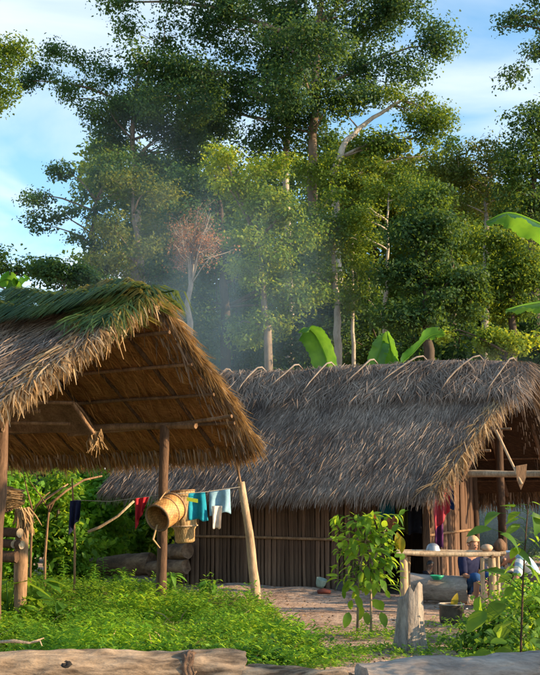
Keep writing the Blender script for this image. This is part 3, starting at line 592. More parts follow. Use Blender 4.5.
# beams and sticking-out battens of the open right end
tubeo('beam', [hp(1.2, -.05, 2.17), hp(4.6, -.05, 2.12)], (.065, .06), M['pole_pale'], hut, seg=8, bend=.03)
tubeo('beam', [hp(-3.6, 3.3, 2.3), hp(4.4, 3.3, 2.2)], (.06, .06), M['pole_dark'], hut, seg=8, bend=.03)
tubeo('beam', [hp(1.8, -.2, 2.25), hp(1.8, 3.5, 2.3)], (.05, .05), M['pole_dark'], hut, seg=6, bend=.02)
tubeo('beam', [hp(-4.5, 1.7, RZ - .2), hp(3.4, 1.7, RZ - .3)], (.06, .05), M['pole_dark'], hut, seg=6, bend=.02)
for v, e in ((.25, 2.95), (.62, 3.25), (1.02, 3.05), (1.4, 3.2)):
    z = EZ + (RZ - EZ) * (v + .62) / 2.32 - .24
    tubeo('batten', [hp(-4.2, v, z), hp(e, v, z - .05)], .024, M['pole'], hut, seg=6, bend=.02)
for v in (2.0, 2.4, 2.8, 3.2, 3.6):
    z = EZ + (RZ - EZ) * (4.0 - v) / 2.3 - .22
    tubeo('batten', [hp(-4.2, v, z), hp(3.45, v, z - .02)], .024, M['pole_dark'], hut, seg=6, bend=.02)
for s in (2.1, 3.0):
    tubeo('rafter', [hp(s + .2, 1.7, RZ - .3), hp(s + .25, 3.8, EZ - .1)], .04, M['pole_dark'], hut, seg=5, bend=.02)
    tubeo('rafter', [hp(s + .1, 1.7, RZ - .3), hp(s - .45, -.3, EZ + .12)], .035, M['pole_dark'], hut, seg=5, bend=.02)

# ------------------------------------------------------------------ the open shelter
TS = R(30)
SU = Vector((math.cos(TS), -math.sin(TS), 0)); SV = Vector((math.sin(TS), math.cos(TS), 0))
S0 = Vector((-1.68, 14.0, 0))
def sp(u, v, z): return S0 + SU * u + SV * v + Z * z
shelter = thing('open_shelter', sp(-2.5, 0, 0), 'open sided thatched shelter with green palm fronds along its ridge', 'shelter')
SR = 4.55
sf = [sp(-7.0, 0, SR), sp(0, 0, SR), sp(-.05, -3.3, 2.42), sp(-7.0, -3.3, 2.42)]
sb = [sp(-7.0, 0, SR), sp(0, 0, SR), sp(-.12, 2.85, 2.66), sp(-7.0, 2.85, 2.66)]
slab(sf, .12, 'roof_slope', shelter, 'thatch_base', 'thatch_under', .05)
slab(sb, .12, 'roof_slope', shelter, 'thatch_base', 'thatch_under', .05)
thatch(sf, 22000, .42, .015, M['thatch_grey'], 'thatch', shelter, .05, .07, eave=1200, rake=1300, eave_len=.4, dirjit=.3, rake_len=.35)
thatch(sb, 5000, .5, .035, M['thatch_grey'], 'thatch', shelter, .05, .06, eave=900, rake=700, eave_len=.4)
rf = [sf[1].lerp(sf[0], .06), sf[1] + SU * .05, sf[2] + SU * .05, sf[2].lerp(sf[3], .06)]
thatch(rf, 900, .46, .021, M['thatch_straw'], 'fringe', shelter, 0, .08, rake=1200, rake_len=.36, dirjit=.6)
rb = [sb[1].lerp(sb[0], .05), sb[1] + SU * .05, sb[2] + SU * .05, sb[2].lerp(sb[3], .05)]
thatch(rb, 700, .42, .016, M['thatch_straw'], 'fringe', shelter, 0, .07, rake=1700, rake_len=.34, dirjit=.6)
# under-thatch: hanging leaves on the inside of the back slope, deep ragged eave
ub = [q - Z * .15 for q in sb]
thatch(ub, 2600, .42, .016, M['thatch_brown'], 'under_thatch', shelter, .05, -.02, eave=0, dirjit=.18)
eb = [sb[0].lerp(sb[3], .84) - Z * .12, sb[1].lerp(sb[2], .84) - Z * .12, sb[2] - Z * .1, sb[3] - Z * .1]
thatch(eb, 4500, .36, .018, M['thatch_brown'], 'fringe', shelter, .05, .05, eave=5600, eave_len=.25, dirjit=.25)
thatch(eb, 10, .42, .016, M['thatch_straw'], 'fringe', shelter, .05, .05, eave=2600, eave_len=.32, dirjit=.3)
# battens and rafters inside
for f in (.13, .34, .55, .76):
    v = 2.85 * f; z = SR + (2.66 - SR) * f - .22
    tubeo('batten', [sp(-6.9, v, z), sp(.04, v, z - .01)], .028, M['pole'], shelter, seg=8, bend=.025)
for f in (.15, .4, .65, .88):
    v = -3.3 * f; z = SR + (2.42 - SR) * f - .22
    tubeo('batten', [sp(-6.9, v, z), sp(.02 if f < .6 else .1, v, z - .01)], .028, M['pole'], shelter, seg=8, bend=.025)
for u in (-.75, -1.75, -2.75, -3.75, -4.75, -5.8):
    tubeo('rafter', [sp(u, .02, SR - .2), sp(u + .02, 2.7, 2.58)], .04, M['pole_dark'], shelter, seg=5, bend=.03)
    tubeo('rafter', [sp(u, -.02, SR - .2), sp(u + .02, -3.0, 2.42 + .0)], .04, M['pole_dark'], shelter, seg=5, bend=.03)
tubeo('ridge_pole', [sp(-6.9, 0, SR - .2), sp(.1, 0, SR - .18)], .05, M['pole'], shelter, seg=8, bend=.03)
# posts and beams
def post(u, v, top, r, mat='pole'):
    q = sp(u, v, 0); return tubeo('post', [Vector((q.x, q.y, gz(q.x, q.y) - .3)), sp(u, v, top)], (r * 1.05, r * .9), M[mat], shelter, n=10, seg=8, bend=.03)
post(-1.05, 1.8, 2.86, .085, 'pole_dark'); post(-4.7, 1.8, 2.86, .085); post(-.62, -2.2, 2.95, .085, 'pole_dark'); post(-4.7, -2.2, 2.9, .085)
tubeo('beam', [sp(-6.4, 1.8, 2.92), sp(-.45, 1.8, 2.84)], (.06, .055), M['pole'], shelter, seg=8, bend=.03)
tubeo('beam', [sp(-6.4, 1.66, 2.98), sp(-2.6, 1.68, 2.93)], (.045, .04), M['pole'], shelter, seg=8, bend=.03)
tubeo('beam', [sp(-3.2, 1.95, 2.80), sp(.25, 1.75, 2.95)], (.035, .03), M['pole'], shelter, seg=8, bend=.03)
tubeo('beam', [sp(-6.4, -2.2, 3.0), sp(.1, -2.2, 3.0)], (.055, .05), M['pole'], shelter, seg=8, bend=.03)
# leaning corner post
lb_ = gground(258, 603); tubeo('leaning_post', [lb_ - Z * .25, at(241, 482, lb_.y - .15)], (.088, .062), M['pole_pale'], shelter, n=10, seg=8, bend=.03)
tt = at(241, 482, lb_.y - .15); tubeo('brace', [tt - Z * .12 + Vector((.01, 0, 0)), at(238, 470, lb_.y - .1), at(236, 460, lb_.y)], .022, M['pole'], shelter)
# slanted bark shelf under the roof
q0, q1, q2, q3 = at(-40, 401, 15.9), at(76, 402, 15.4), at(96, 433, 15.9), at(-40, 428, 16.6)
nn = (q1 - q0).cross(q3 - q0).normalized()
mb = MB(); grid = []
for j in range(5):
    for i in range(13):
        a, b = i / 12, j / 4; q = q0.lerp(q1, a).lerp(q3.lerp(q2, a), b) + nn * (.05 * math.sin(b * 3.1) + .02 * mnoise.noise((a * 6, b * 4, 2))); grid.append(q)
V2 = grid + [q - nn * .03 for q in grid]; Fs = []
for j in range(4):
    for i in range(12):
        k = j * 13 + i; Fs += [(k, k + 1, k + 14, k + 13), (65 + k, 65 + k + 13, 65 + k + 14, 65 + k + 1)]
for i in range(12): Fs += [(i, 65 + i, 66 + i, i + 1), (52 + i, 53 + i, 118 + i, 117 + i)]
for j in range(4): k = j * 13; Fs += [(k, k + 13, k + 78, k + 65), (k + 12, k + 77, k + 90, k + 25)]
MB().add(V2, Fs).build('bark_shelf', M['pole'], shelter, True, R(40))
for (a, b, d, r) in (((-40, 404), (74, 403), 15.2, .03), ((-40, 412), (40, 411), 15.3, .035), ((-40, 424), (70, 424), 15.7, .03), ((72, 402), (94, 434), 15.35, .03)):
    tubeo('shelf_pole', [at(*a, d), at(*b, d)], r, M['pole'], shelter, seg=5, bend=.02)
mb = MB()
for i in range(26):
    a = at(random.uniform(90, 102), random.uniform(428, 440), 15.6); mb.tube([a, a + Vector((random.gauss(0, .03), random.gauss(0, .03), -.1)), a + Vector((random.gauss(0, .06), random.gauss(0, .05), -random.uniform(.15, .35)))], [.012, .01, .003], 4, 0)
mb.build('fibre_tie', M['fiber'], shelter)
# green palm fronds laid over the ridge, each a part of its own
def frond(u0, length, side, seed, mat, dirn=-1, droop=.0, ll=.5, voff=0.0):
    random.seed(seed); n = 74; V = []; Q = []
    rach = []
    for i in range(n + 1):
        t = i / n; u = u0 + dirn * length * t
        off = .16 * side + .14 * math.sin(t * 2 + seed) + voff; v = off
        z = SR + .21 - abs(v) * .60 + .05 * math.sin(3 * t + seed) + .04 * random.random() - droop * t * t
        rach.append(sp(u, v, z))
    for i in range(n):
        t = i / n; L = ll * (.55 + .6 * math.sin(math.pi * (.12 + .8 * t))) * random.uniform(.8, 1.15)
        for sgn in (-1, 1):
            p = rach[i] ; vv = SV * sgn; dwn = .5 + .35 * random.random()
            d1 = (vv * .8 + SU * dirn * random.uniform(-.1, .35) + Z * .10).normalized(); d2 = (vv * .72 + SU * dirn * random.uniform(-.15, .25) - Z * (.42 + .2 * random.random())).normalized()
            if sgn * side < 0: d2 = (vv * .75 + SU * dirn * .4 - Z * .35).normalized()
            m1 = p + d1 * L * .35; e = m1 + d2 * L * .75; wv = SU * .010
            b = len(V); V += [p - wv, p + wv, m1 - wv * 1.3, m1 + wv * 1.3, e]; Q += [(b, b + 1, b + 3, b + 2), (b + 2, b + 3, b + 4, b + 4)]
    fs = [q if q[2] != q[3] else q[:3] for q in Q]
    mb = MB(); mb.tube(rach[::3] + [rach[-1]], .014, 5, 0); mb.add(V, fs)
    return mb.build('palm_frond', M[mat], shelter)
for k in range(13):
    frond(.12 - k * .44 + random.uniform(-.1, .1), random.uniform(1.3, 1.8), -1 if k % 3 else 1, 40 + k, 'frond', ll=.82)
for k in range(5): frond(-.4 - k * .22, .62, -1, 90 + k, 'frond' if k % 2 else 'frond_dry', dirn=1, droop=.2, ll=.46)
for k in range(12): frond(.05 - k * .46 + random.uniform(-.1, .1), random.uniform(1.1, 1.5), -1, 140 + k, 'frond', ll=.62, voff=-.30)
for k in range(4): frond(-.62 - k * .16, .75, -1, 120 + k, 'frond' if k != 1 else 'frond_dry', dirn=1, droop=.42, ll=.5)
for k in range(3): frond(-.5 - k * .2, .68, 1, 100 + k, 'frond', dirn=1, droop=.2, ll=.4)
gq = [sf[1].lerp(sf[0], .10) + Z * .10, sf[1] + SU * .06 + Z * .10, sf[1].lerp(sf[2], .30) + SU * .06 + Z * .10, sf[0].lerp(sf[3], .30).lerp(sf[1].lerp(sf[2], .30), .9) + Z * .10]
thatch(gq, 420, .42, .018, M['frond'], 'green_fringe', shelter, 0, .08, rake=330, rake_len=.42, dirjit=.6)
thatch(gq, 120, .40, .018, M['frond_dry'], 'green_fringe', shelter, 0, .08, rake=130, rake_len=.5, dirjit=.7)
random.seed(5)
mb = MB()
for i in range(16):
    a = sp(.05 + random.uniform(-.5, .15), -random.uniform(.1, 1.0), 0); fz = SR - .67 * abs((a - S0).dot(SV)); a.z = fz + .05
    mb.tube([a, a + Vector((random.gauss(.04, .04), -.04, -.14)), a + Vector((random.gauss(.03, .06), -.05, -random.uniform(.3, .55)))], [.012, .010, .004], 4, 0)
mb.build('loose_strand', M['fiber'], shelter)

# ------------------------------------------------------------------ leaves as parts
def leaf_mesh(name, mat, L=1.0, W=.42, droop=.25, fold=.12, n=6, tip=1.0, wave=.0):
    V = []; Fs = []
    for i in range(n + 1):
        t = i / n; w = W * .5 * (math.sin(math.pi * min(1, t ** .8)) ** .75) * (1 if t < .999 else 0) + (.004 if i == 0 else 0)
        z = -droop * t * t * L; x = L * t * (1 - .25 * droop * t)
        wv = wave * math.sin(t * 17)
        V += [(x, -w, z + fold * w * 2 + wv * w), (x, 0, z), (x, w, z + fold * w * 2 - wv * w)]
    for i in range(n):
        a = i * 3; Fs += [(a, a + 3, a + 4, a + 1), (a + 1, a + 4, a + 5, a + 2)]
    me = bpy.data.meshes.new(name); me.from_pydata(V, [], Fs); me.materials.append(M[mat])
    me.polygons.foreach_set('use_smooth', [True] * len(Fs)); me.update(); return me
LEAF = {k: [leaf_mesh('leaf', m_, 1, w, d, f, wave=wv) for (w, d, f, wv) in ((.40, .25, .12, .02), (.36, .5, .16, .05), (.44, .12, .10, .03), (.38, .8, .2, .05))] for k, m_ in (('broad', 'leaf_broad'), ('red', 'leaf_red'), ('yellow', 'leaf_yellow'), ('bright', 'leaf_weed'))}
LEAF['sap'] = [leaf_mesh('leaf', 'leaf_sapling', 1, w, d, f, wave=wv) for (w, d, f, wv) in ((.52, .2, .10, .04), (.46, .45, .14, .06), (.56, .1, .08, .05), (.42, .7, .18, .06))]
LEAFW = [leaf_mesh('leaf', 'leaf_broad', 1, w, d, f, wave=.03) for (w, d, f) in ((.66, .2, .12), (.60, .45, .16), (.7, .1, .08))]
def put(me, name, parent, loc, d, up, sc):
    d = Vector(d).normalized(); up = Vector(up); y = up.cross(d)
    if y.length < 1e-3: y = Vector((0, 1, 0))
    y.normalize(); z = d.cross(y)
    o = bpy.data.objects.new(name, me); col.objects.link(o); WLOC[o.name] = Vector(loc); o.parent = parent
    rot = Matrix((d, y, z)).transposed().to_4x4()
    o.matrix_basis = Matrix.Translation(Vector(loc) - WLOC[parent.name]) @ rot @ Matrix.Diagonal((sc, sc, sc, 1)); return o
def rv(s=1.0): return Vector((random.gauss(0, s), random.gauss(0, s), random.gauss(0, s)))

# young broad-leaved tree in the yard
random.seed(31)
b = gground(364, 634)
sap = thing('sapling', b, 'young broad leaved sapling with drooping glossy leaves and reddish top leaves', 'sapling')
D = b.y
st1 = [gground(357, 634) - Z * .05, at(358, 600, D), at(360, 570, D), at(366, 540, D), at(370, 525, D)]
st2 = [gground(371, 635) - Z * .05, at(371, 600, D + .05), at(370, 570, D), at(380, 545, D), at(386, 528, D)]
for st in (st1, st2): MB().tube(st, [.016, .015, .013, .010, .006], 7, .08).build('stem', M['pole_pale'], sap, True)
def twig(parent, a, bb, r=.005, mat='leaf_broad'): return MB().tube([a, a.lerp(bb, .5) + Vector((0, 0, .02)), bb], [r, r * .8, r * .6], 5, 0).build('twig', M[mat], parent, True)
for i in range(400):
    f = random.random()
    px = random.gauss(366, 16); py = 516 + 74 * random.random() ** 1.35
    px = min(400, max(338, px + (py - 540) * .1))
    s = min((st1[2], st1[3], st1[4], st2[2], st2[3], st2[4]), key=lambda q: (q - at(px, py, D)).length)
    c = at(px, py, D + random.gauss(0, .15)); c.z += .02
    out = Vector((c.x - b.x, c.y - b.y, 0)); out = (out.normalized() if out.length > .05 else Vector((random.gauss(0, 1), random.gauss(0, 1), 0)).normalized())
    d = out * .9 + rv(.4) - Z * random.uniform(-.55, .85)
    put(random.choice(LEAF['sap']), 'leaf', sap, c, d, Z + out * .5 + rv(.25), random.uniform(.07, .19))
    if i % 7 == 0: twig(sap, s, c)
for (px, py, dx_, dz) in ((350, 580, -.5, -1), (352, 600, -.4, -1.2), (385, 590, .6, -.9), (380, 600, .3, -1.2), (362, 606, -.3, -1), (374, 575, .5, -1), (345, 590, -.4, -1.4), (366, 612, .1, -1), (356, 596, .4, -.8), (376, 588, -.4, -.9), (349, 612, -.3, -1), (381, 612, .3, -1), (360, 590, -.6, -.6), (372, 600, .6, -.5), (355, 585, .2, -.9), (368, 586, -.2, -.8)):
    c = at(px, py, D + random.gauss(0, .06)); put(random.choice(LEAF['sap']), 'leaf', sap, c, Vector((dx_, random.uniform(-.5, .3), dz)), Vector((0, -1, .6)) + rv(.3), random.uniform(.13, .22))
for (px, py) in ((375, 514), (366, 518), (394, 516), (391, 520), (396, 518), (389, 517)):
    put(random.choice(LEAF['red'][1:2] + LEAF['red'][3:]), 'leaf', sap, at(px, py, D - .05), Vector((random.uniform(-.2, .3), -.1, -1)), Vector((0, -1, .2)) + rv(.3), random.uniform(.13, .19) if px > 385 else .10)
for (px, py) in ((397, 532), (401, 536)):
    put(LEAF['yellow'][1], 'leaf', sap, at(px, py, D - .06), Vector((.1, -.1, -1)), Vector((0, -1, .2)) + rv(.2), .25)

# tall thin plant at the right front
random.seed(33)
D = 8.9
tp_ = [gp(520, 683), at(521, 640, D), at(523, 580, D), at(526, 530, D), at(529, 497, D)]
D = tp_[0].y; tp_ = [tp_[0] - Z * .05] + [at(*q, D) for q in ((521, 640), (523, 580), (526, 530), (529, 497))]
plant = thing('tall_plant', tp_[0], 'tall thin stemmed plant with large heart shaped leaves at right front', 'plant')
MB().tube(tp_, [.012, .011, .009, .007, .004], 7, .06).build('stem', M['pole_dark'], plant, True)
def stem_at(py):
    ys = [683, 640, 580, 530, 497]
    for i in range(4):
        if ys[i] >= py >= ys[i + 1]: return tp_[i].lerp(tp_[i + 1], (ys[i] - py) / (ys[i] - ys[i + 1]))
    return tp_[-1]
for (px, py, sy, sc, dx_, dz) in ((500, 513, 520, .24, -1, -.15), (515, 507, 512, .2, -.6, .1), (533, 512, 515, .26, .3, -.9), (520, 524, 530, .2, -.8, -.5), (492, 529, 545, .28, -1, -.10), (500, 534, 548, .26, .9, -.35), (512, 548, 552, .26, .9, -.6),
                                  (538, 540, 560, .28, 1, -.1), (525, 565, 575, .34, .9, -.7), (498, 568, 590, .24, -.9, -.1), (485, 570, 592, .26, .9, -.1), (505, 603, 615, .30, -.9, -.4), (480, 596, 640, .30, -.2, -1), (487, 612, 640, .3, -.7, -.5), (510, 625, 640, .28, -.9, -.7),
                                  (535, 620, 630, .3, .8, -.3), (530, 640, 650, .28, .8, -.4), (508, 655, 660, .26, -.9, -.3), (490, 650, 662, .28, -.8, -.6), (480, 657, 670, .26, -.9, -.4), (536, 600, 605, .24, .8, .1), (518, 660, 668, .26, .5, -.6), (502, 640, 655, .24, -.5, .3), (545, 655, 660, .28, .9, -.4), (470, 662, 675, .24, -.9, -.3)):
    s = stem_at(sy); c = at(px, py, D + random.uniform(-.18, .18)); twig(plant, s, c, .004)
    put(random.choice(LEAFW), 'leaf', plant, c, Vector((dx_, random.uniform(-.6, .1), dz)), Vector((random.uniform(-.2, .2), random.uniform(-.35, .15) if py < 600 else -.5, .9)), sc * .92)

LEAFP = [leaf_mesh('leaf', 'leaf_sapling', 1, w, d, f, wave=.04) for (w, d, f) in ((.62, .2, .12), (.56, .45, .16), (.66, .1, .08))]
for k in range(34):
    sy = 505 + 160 * (k / 34); s_ = stem_at(sy); sg = 1 if k % 2 else -1; rx_ = random.uniform(4, 24) * (.6 + .5 * (k / 34))
    c = at(524 + sg * rx_, sy - random.uniform(-4, 12), D + random.uniform(-.25, .3)); twig(plant, s_, c, .003)
    put(random.choice(LEAFP), 'leaf', plant, c, Vector((sg * random.uniform(.3, 1), random.uniform(-.6, .5), random.uniform(-.8, .2))), Vector((random.uniform(-.3, .3), random.uniform(-.5, .2), .9)), random.uniform(.09, .19))
# broad-leaved clump at the left front and a few more single plants
def rosette(px, py, label, n, size, h, seed, kind='broad', name='leafy_plant', wide=False):
    random.seed(seed); b = gground(px, py); root = thing(name, b, label, 'plant', 'single plants in the weeds')
    for i in range(n):
        an = random.uniform(0, 6.28); out = Vector((math.cos(an), math.sin(an), 0)); hh = h * random.uniform(.45, 1.1)
        c = b + out * random.uniform(.02, .22) * h * 1.6 + Z * hh
        MB().tube([b, b.lerp(c, .5) + Z * .06, c], [.007, .006, .004], 5, 0).build('stem', M['leaf_broad'], root, True)
        put(random.choice(LEAFW if wide else LEAF[kind]), 'leaf', root, c, out + Z * random.uniform(-.5, .4), Z * 1.0 - out * .2 + rv(.2), size * random.uniform(.7, 1.2))
rosette(8, 628, 'big dark leaved plant cut by the left edge in the weeds', 13, .36, .62, 1, wide=True)
rosette(38, 622, 'dark heart leaved plant standing tallest in the left weeds', 11, .30, .52, 2, wide=True)
rosette(60, 630, 'dark leafy clump right of the heart leaved plant', 9, .24, .36, 3, wide=True)
rosette(2, 585, 'bright leafy plant below the stacked firewood', 10, .26, .42, 4, 'bright')
rosette(212, 600, 'bushy bright plant left of the leaning pole foot', 16, .22, .34, 5, 'bright')
rosette(170, 600, 'bright lance leaved plant at the foot of the basket post', 16, .22, .42, 6, 'bright')
def spire(px, py, h, label, seed):
    random.seed(seed); b = gground(px, py); root = thing('spire_weed', b, label, 'plant', 'single plants in the weeds')
    top = b + Vector((random.uniform(-.06, .06), 0, h)); MB().tube([b, b.lerp(top, .5), top], [.008, .006, .003], 5, 0).build('stem', M['leaf_weed'], root, True)
    for i in range(26):
        f = .25 + .75 * i / 26; an = i * 2.4; out = Vector((math.cos(an), math.sin(an), 0)); put(LEAF['bright'][i % 3], 'leaf', root, b.lerp(top, f), out + Z * .35, Z - out * .3, .15 * (1.2 - .5 * f))
spire(104, 588, .62, 'tall spire weed just left of the fallen rotten log', 1); spire(92, 592, .5, 'shorter spire weed beside the tall spire', 2); spire(64, 590, .66, 'tall spire weed under the hanging dark cloth', 3); spire(126, 596, .42, 'small spire weed in front of the fallen log', 4)
spire(45, 588, .55, 'spire weed right of the firewood stack', 5)

# ------------------------------------------------------------------ weeds as ground cover
def weeds(name, pts, mat, label, leaf=.085, h=(.14, .34), nl=13, w=.3):
    V = []; Q = []
    n = len(pts); base = np.array(pts); H = rng.uniform(h[0], h[1], n) * np.array([.95 + .75 * mnoise.noise((p_[0] * 1.3, p_[1] * 1.3, 2.2)) for p_ in pts])
    lean = rng.normal(size=(n, 3)) * .12; lean[:, 2] = 0
    C = np.repeat(base, nl, 0); Hh = np.repeat(H, nl); f = rng.uniform(.15, 1.0, n * nl)
    C = C + np.repeat(lean, nl, 0) * f[:, None]; C[:, 2] += Hh * f
    an = rng.uniform(0, 6.283, n * nl); out = np.stack([np.cos(an), np.sin(an), rng.uniform(-.1, 1.0, n * nl)], 1); out = unit(out)
    L = leaf * rng.uniform(.55, 1.35, n * nl) * (1.15 - .35 * f); up = np.array([0, 0, 1.0])
    side = unit(np.cross(out, up[None] + rng.normal(size=(n * nl, 3)) * .25)) * (L * w * .5)[:, None]
    m1 = C + out * (L * .5)[:, None]; e = C + out * L[:, None]; e[:, 2] -= L * .22
    A = np.stack([C, m1 + side, e, m1 - side], 1).reshape(-1, 3)
    lo = A.mean(axis=0); o = link(name, np_mesh(name, A - lo, np.arange(len(A)).reshape(-1, 4), mat), None, Vector(lo))
    # stems
    return tag(o, label, None, None, 'stuff')
BX = [(572, -40, 70), (580, -40, 92), (588, -40, 150), (596, -40, 232), (604, -40, 252), (615, -40, 272), (628, -40, 292), (640, -40, 304), (652, -40, 312), (668, -40, 318)]
def in_weeds(x, y):
    t = 1.6 / y; py = 505 + t * F; px = 270 + x / y * F
    for (p0, a0, b0_), (p1, a1, b1) in zip(BX, BX[1:]):
        if p0 <= py <= p1:
            f = (py - p0) / (p1 - p0); e = b0_ + (b1 - b0_) * f + 14 * mnoise.noise((x * 1.5, y * 1.5, 5)); return a0 < px < e
    return False
pts = []
while len(pts) < 11000:
    y = random.uniform(8.55, 22) if random.random() < .5 else random.uniform(8.55, 15); x = random.uniform(-7, 1)
    if in_weeds(x, y) and mnoise.noise((x * .9, y * .9, 9)) > -.30: pts.append((x, y, gz(x, y)))
hi = [p for p in pts]
o = weeds('weed_cover', hi, M['leaf_weed'], 'dense bright green leafy weeds covering the left foreground', .075, (.08, .29), 12, .27)
weeds('tall_weed_cover', [q for q in pts if mnoise.noise((q[0] * .8, q[1] * .8, 14)) > .02][:420], M['leaf_weed'], 'taller coarse weeds standing out of the left ground cover', .13, (.22, .42), 15, .24)
weeds('dark_weed_cover', [q for q in pts if mnoise.noise((q[0] * .7, q[1] * .7, 24)) > .12][:900], M['leaf_broad'], 'darker broad leaved weeds in patches of the ground cover', .11, (.10, .26), 9, .5)
# thin grass blades among the weeds
gr = [q for q in pts if mnoise.noise((q[0] * .9, q[1] * .9, 31)) > -.1][:3200]
weeds('grass_cover', gr, M['leaf_grass'], 'thin pale grass blades growing among the left weeds', .26, (.01, .05), 7, .055)
weeds('dead_stalk_cover', pts[::26], M['thatch_straw'], 'thin dry tan stalks scattered through the left weeds', .42, (.02, .12), 3, .03)
pts = []
while len(pts) < 700:
    px, py = random.uniform(320, 545), random.uniform(628, 668); q = gp(px, py)
    if mnoise.noise((q.x * 1.7, q.y * 1.7, 4)) > -.02 and q.y > 8.5: pts.append((q.x, q.y, gz(q.x, q.y)))
weeds('weed_patch', pts, M['leaf_weed'], 'low scattered green weeds behind the grey right log', .06, (.04, .14), 9)
# dry leaf litter
n = 2600; C = np.array([(lambda q: (q.x, q.y, gz(q.x, q.y) + .012))(gp(random.uniform(150, 560), 583 + 85 * random.random() ** 1.5)) for _ in range(n)])
V = leaf_arrays(C, np.array([0, 0, 1.0])[None] + rng.normal(size=(n, 3)) * .35, rng.uniform(.02, .07, n), rng.uniform(.012, .035, n))
o = leaf_object('leaf_litter', V, strand_mat('litter', [(0, (.06, .035, .02)), (.5, (.22, .13, .07)), (1, (.42, .30, .18))], tf=.1), None); tag(o, 'dry leaf litter and chips strewn over the yard', kind='stuff')

# low bushes behind the shelter and on the right
def bush(name, px, py, d, w, h, mat, label, leaf=.16, per=230, group='bushes around the yard'):
    b = at(px, 505, d); b.z = gz(b.x, b.y)
    c = at(px, py, d)
    bl = [(Vector((b.x + random.uniform(-.4, .4) * w, b.y + random.uniform(-.3, .3) * w, h * f)), w * .55, h * .3) for f in (.3, .5, .75)]
    return tree(name, label, group, [b, Vector((b.x, b.y, h * .35)), Vector((b.x + .05, b.y, h * .7))], .05, bl, mat, 'bark_dark', clump_r=.42, leaf=leaf, per=per, limbs=6, cat='bush', dens=.75, flat=.8)
random.seed(8)
for (px, d, w, h, mt, lb) in ((18, 20.4, .95, 2.25, 'leaf_weed', 'leafy bush behind the firewood stack at the left edge'), (56, 20.6, .9, 2.2, 'leaf_sapling', 'broad leaved bush behind the hanging dark cloth'), (96, 23.2, 1.2, 2.5, 'leaf_weed', 'bright leaved bush behind the slanting thin pole'),  # brighter leaves stand in for sunlight the hut keeps off the rear bushes
                              (134, 25, 1.2, 2.5, 'leaf_sapling', 'bush behind the red cloth and the basket post'), (-20, 20.6, 1.2, 2.6, 'leaf_mid', 'tall bush behind the shelter front post'), (78, 29, 1.8, 3.2, 'leaf_dark', 'dark bush deep behind the shelter'), (165, 29, 1.7, 2.6, 'leaf_dark', 'dark bush beyond the left end of the hut'), (30, 29, 1.8, 3.2, 'leaf_dark', 'dark bush far behind the forked sticks')):
    bush('bush', px, 500, d, w, h, mt, lb, leaf=.2)
for (px, d, w, h, mt, lb) in ((500, 29, 2.2, 3.2, 'leaf_teal', 'hazy bush seen under the open right end of the hut'), (548, 28, 2.2, 3.4, 'leaf_teal', 'hazy bush at the right edge beyond the hut'), (470, 30, 2.0, 3.0, 'leaf_dark', 'dark bush behind the hut corner post')):
    bush('bush', px, 500, d, w, h, mt, lb, leaf=.2)
bush('low_bush', 522, 600, 13.6, .36, .48, 'leaf_weed', 'small bright bush under the right end of the pole table', leaf=.10, per=150)
bush('low_bush', 546, 600, 12.2, .42, .52, 'leaf_sapling', 'small dark green bush cut by the right edge', leaf=.11, per=150)
bush('low_bush', 486, 640, 11.2, .24, .32, 'leaf_broad', 'knee high bush behind the grey log left of the tall plant', leaf=.10, per=120)

# banana plants
def banana_leaf(parent, path, width, mat='leaf_banana', tear=0.035, roll=None, fold=.5):
    """path: world points along the midrib from base to tip"""
    pts = [Vector(p) for p in path]; n = 48; P = []
    for i in range(n + 1):   # Catmull-Rom resample
        t = i / n * (len(pts) - 1); k = min(int(t), len(pts) - 2); f = t - k
        p0, p1, p2, p3 = pts[max(k - 1, 0)], pts[k], pts[k + 1], pts[min(k + 2, len(pts) - 1)]
        P.append(.5 * ((2 * p1) + (p2 - p0) * f + (2 * p0 - 5 * p1 + 4 * p2 - p3) * f * f + (3 * p1 - p0 - 3 * p2 + p3) * f ** 3))
    V = []; Fs = []
    for i in range(n + 1):
        t = i / n; tg = (P[min(i + 1, n)] - P[max(i - 1, 0)]).normalized()
        side = tg.cross(Z).normalized() if roll is None else (Vector(roll) - tg * Vector(roll).dot(tg)).normalized()
        up = side.cross(tg).normalized()
        if up.z < 0 and roll is None: up = -up
        w = width * .5 * min(1, (t * 5) ** .6) * min(1, ((1 - t) * 3.2 + .02) ** .6)
        for q in (-1, -.5, 0, .5, 1):
            ww = w * (1 + .05 * math.sin(i * 2.1 + q)); V.append(P[i] + side * ww * q * (1 - .12 * abs(q)) + up * (fold * ww * abs(q) * (1 if fold > 0 else 1)) + up * (.02 * math.sin(i * .7 + q * 3) + .005 * (-1) ** i) * abs(q))
    for i in range(n):
        for q in range(4):
            if tear and q in (0, 3) and random.random() < tear: continue
            a = i * 5 + q; Fs.append((a, a + 5, a + 6, a + 1))
    o = MB().add(V, Fs).build('leaf', M[mat], parent, True)
    mr = MB().tube(P[::2], [.028 * (1 - .8 * i / (len(P[::2]) - 1)) + .004 for i in range(len(P[::2]))], 6, 0).build('midrib', M['leaf_weed'], o, True); return o
def banana(base, h, label, seed):
    random.seed(seed); r = thing('banana_plant', base, label, 'banana plant', 'banana plants')
    MB().tube([base - Z * .05, base + Z * h * .5, base + Z * h], [.14, .11, .06], 10, .05).build('pseudostem', M['leaf_olive'], r, True); return r
d = 26.5
b = at(322, 505, d); b.z = 0; bn = banana(b, 3.6, 'banana plant whose two leaves rise over the hut ridge middle', 2)
banana_leaf(bn, [b + Z * 3.5, at(328, 372, d), at(318, 340, d), at(306, 328, d - .2), at(299, 332, d - .3)], .85, roll=(.8, -.5, .3), fold=.35)
b = at(388, 505, d); b.z = 0; bn = banana(b, 3.7, 'banana plant with sunlit upright leaves behind the hut ridge', 3)
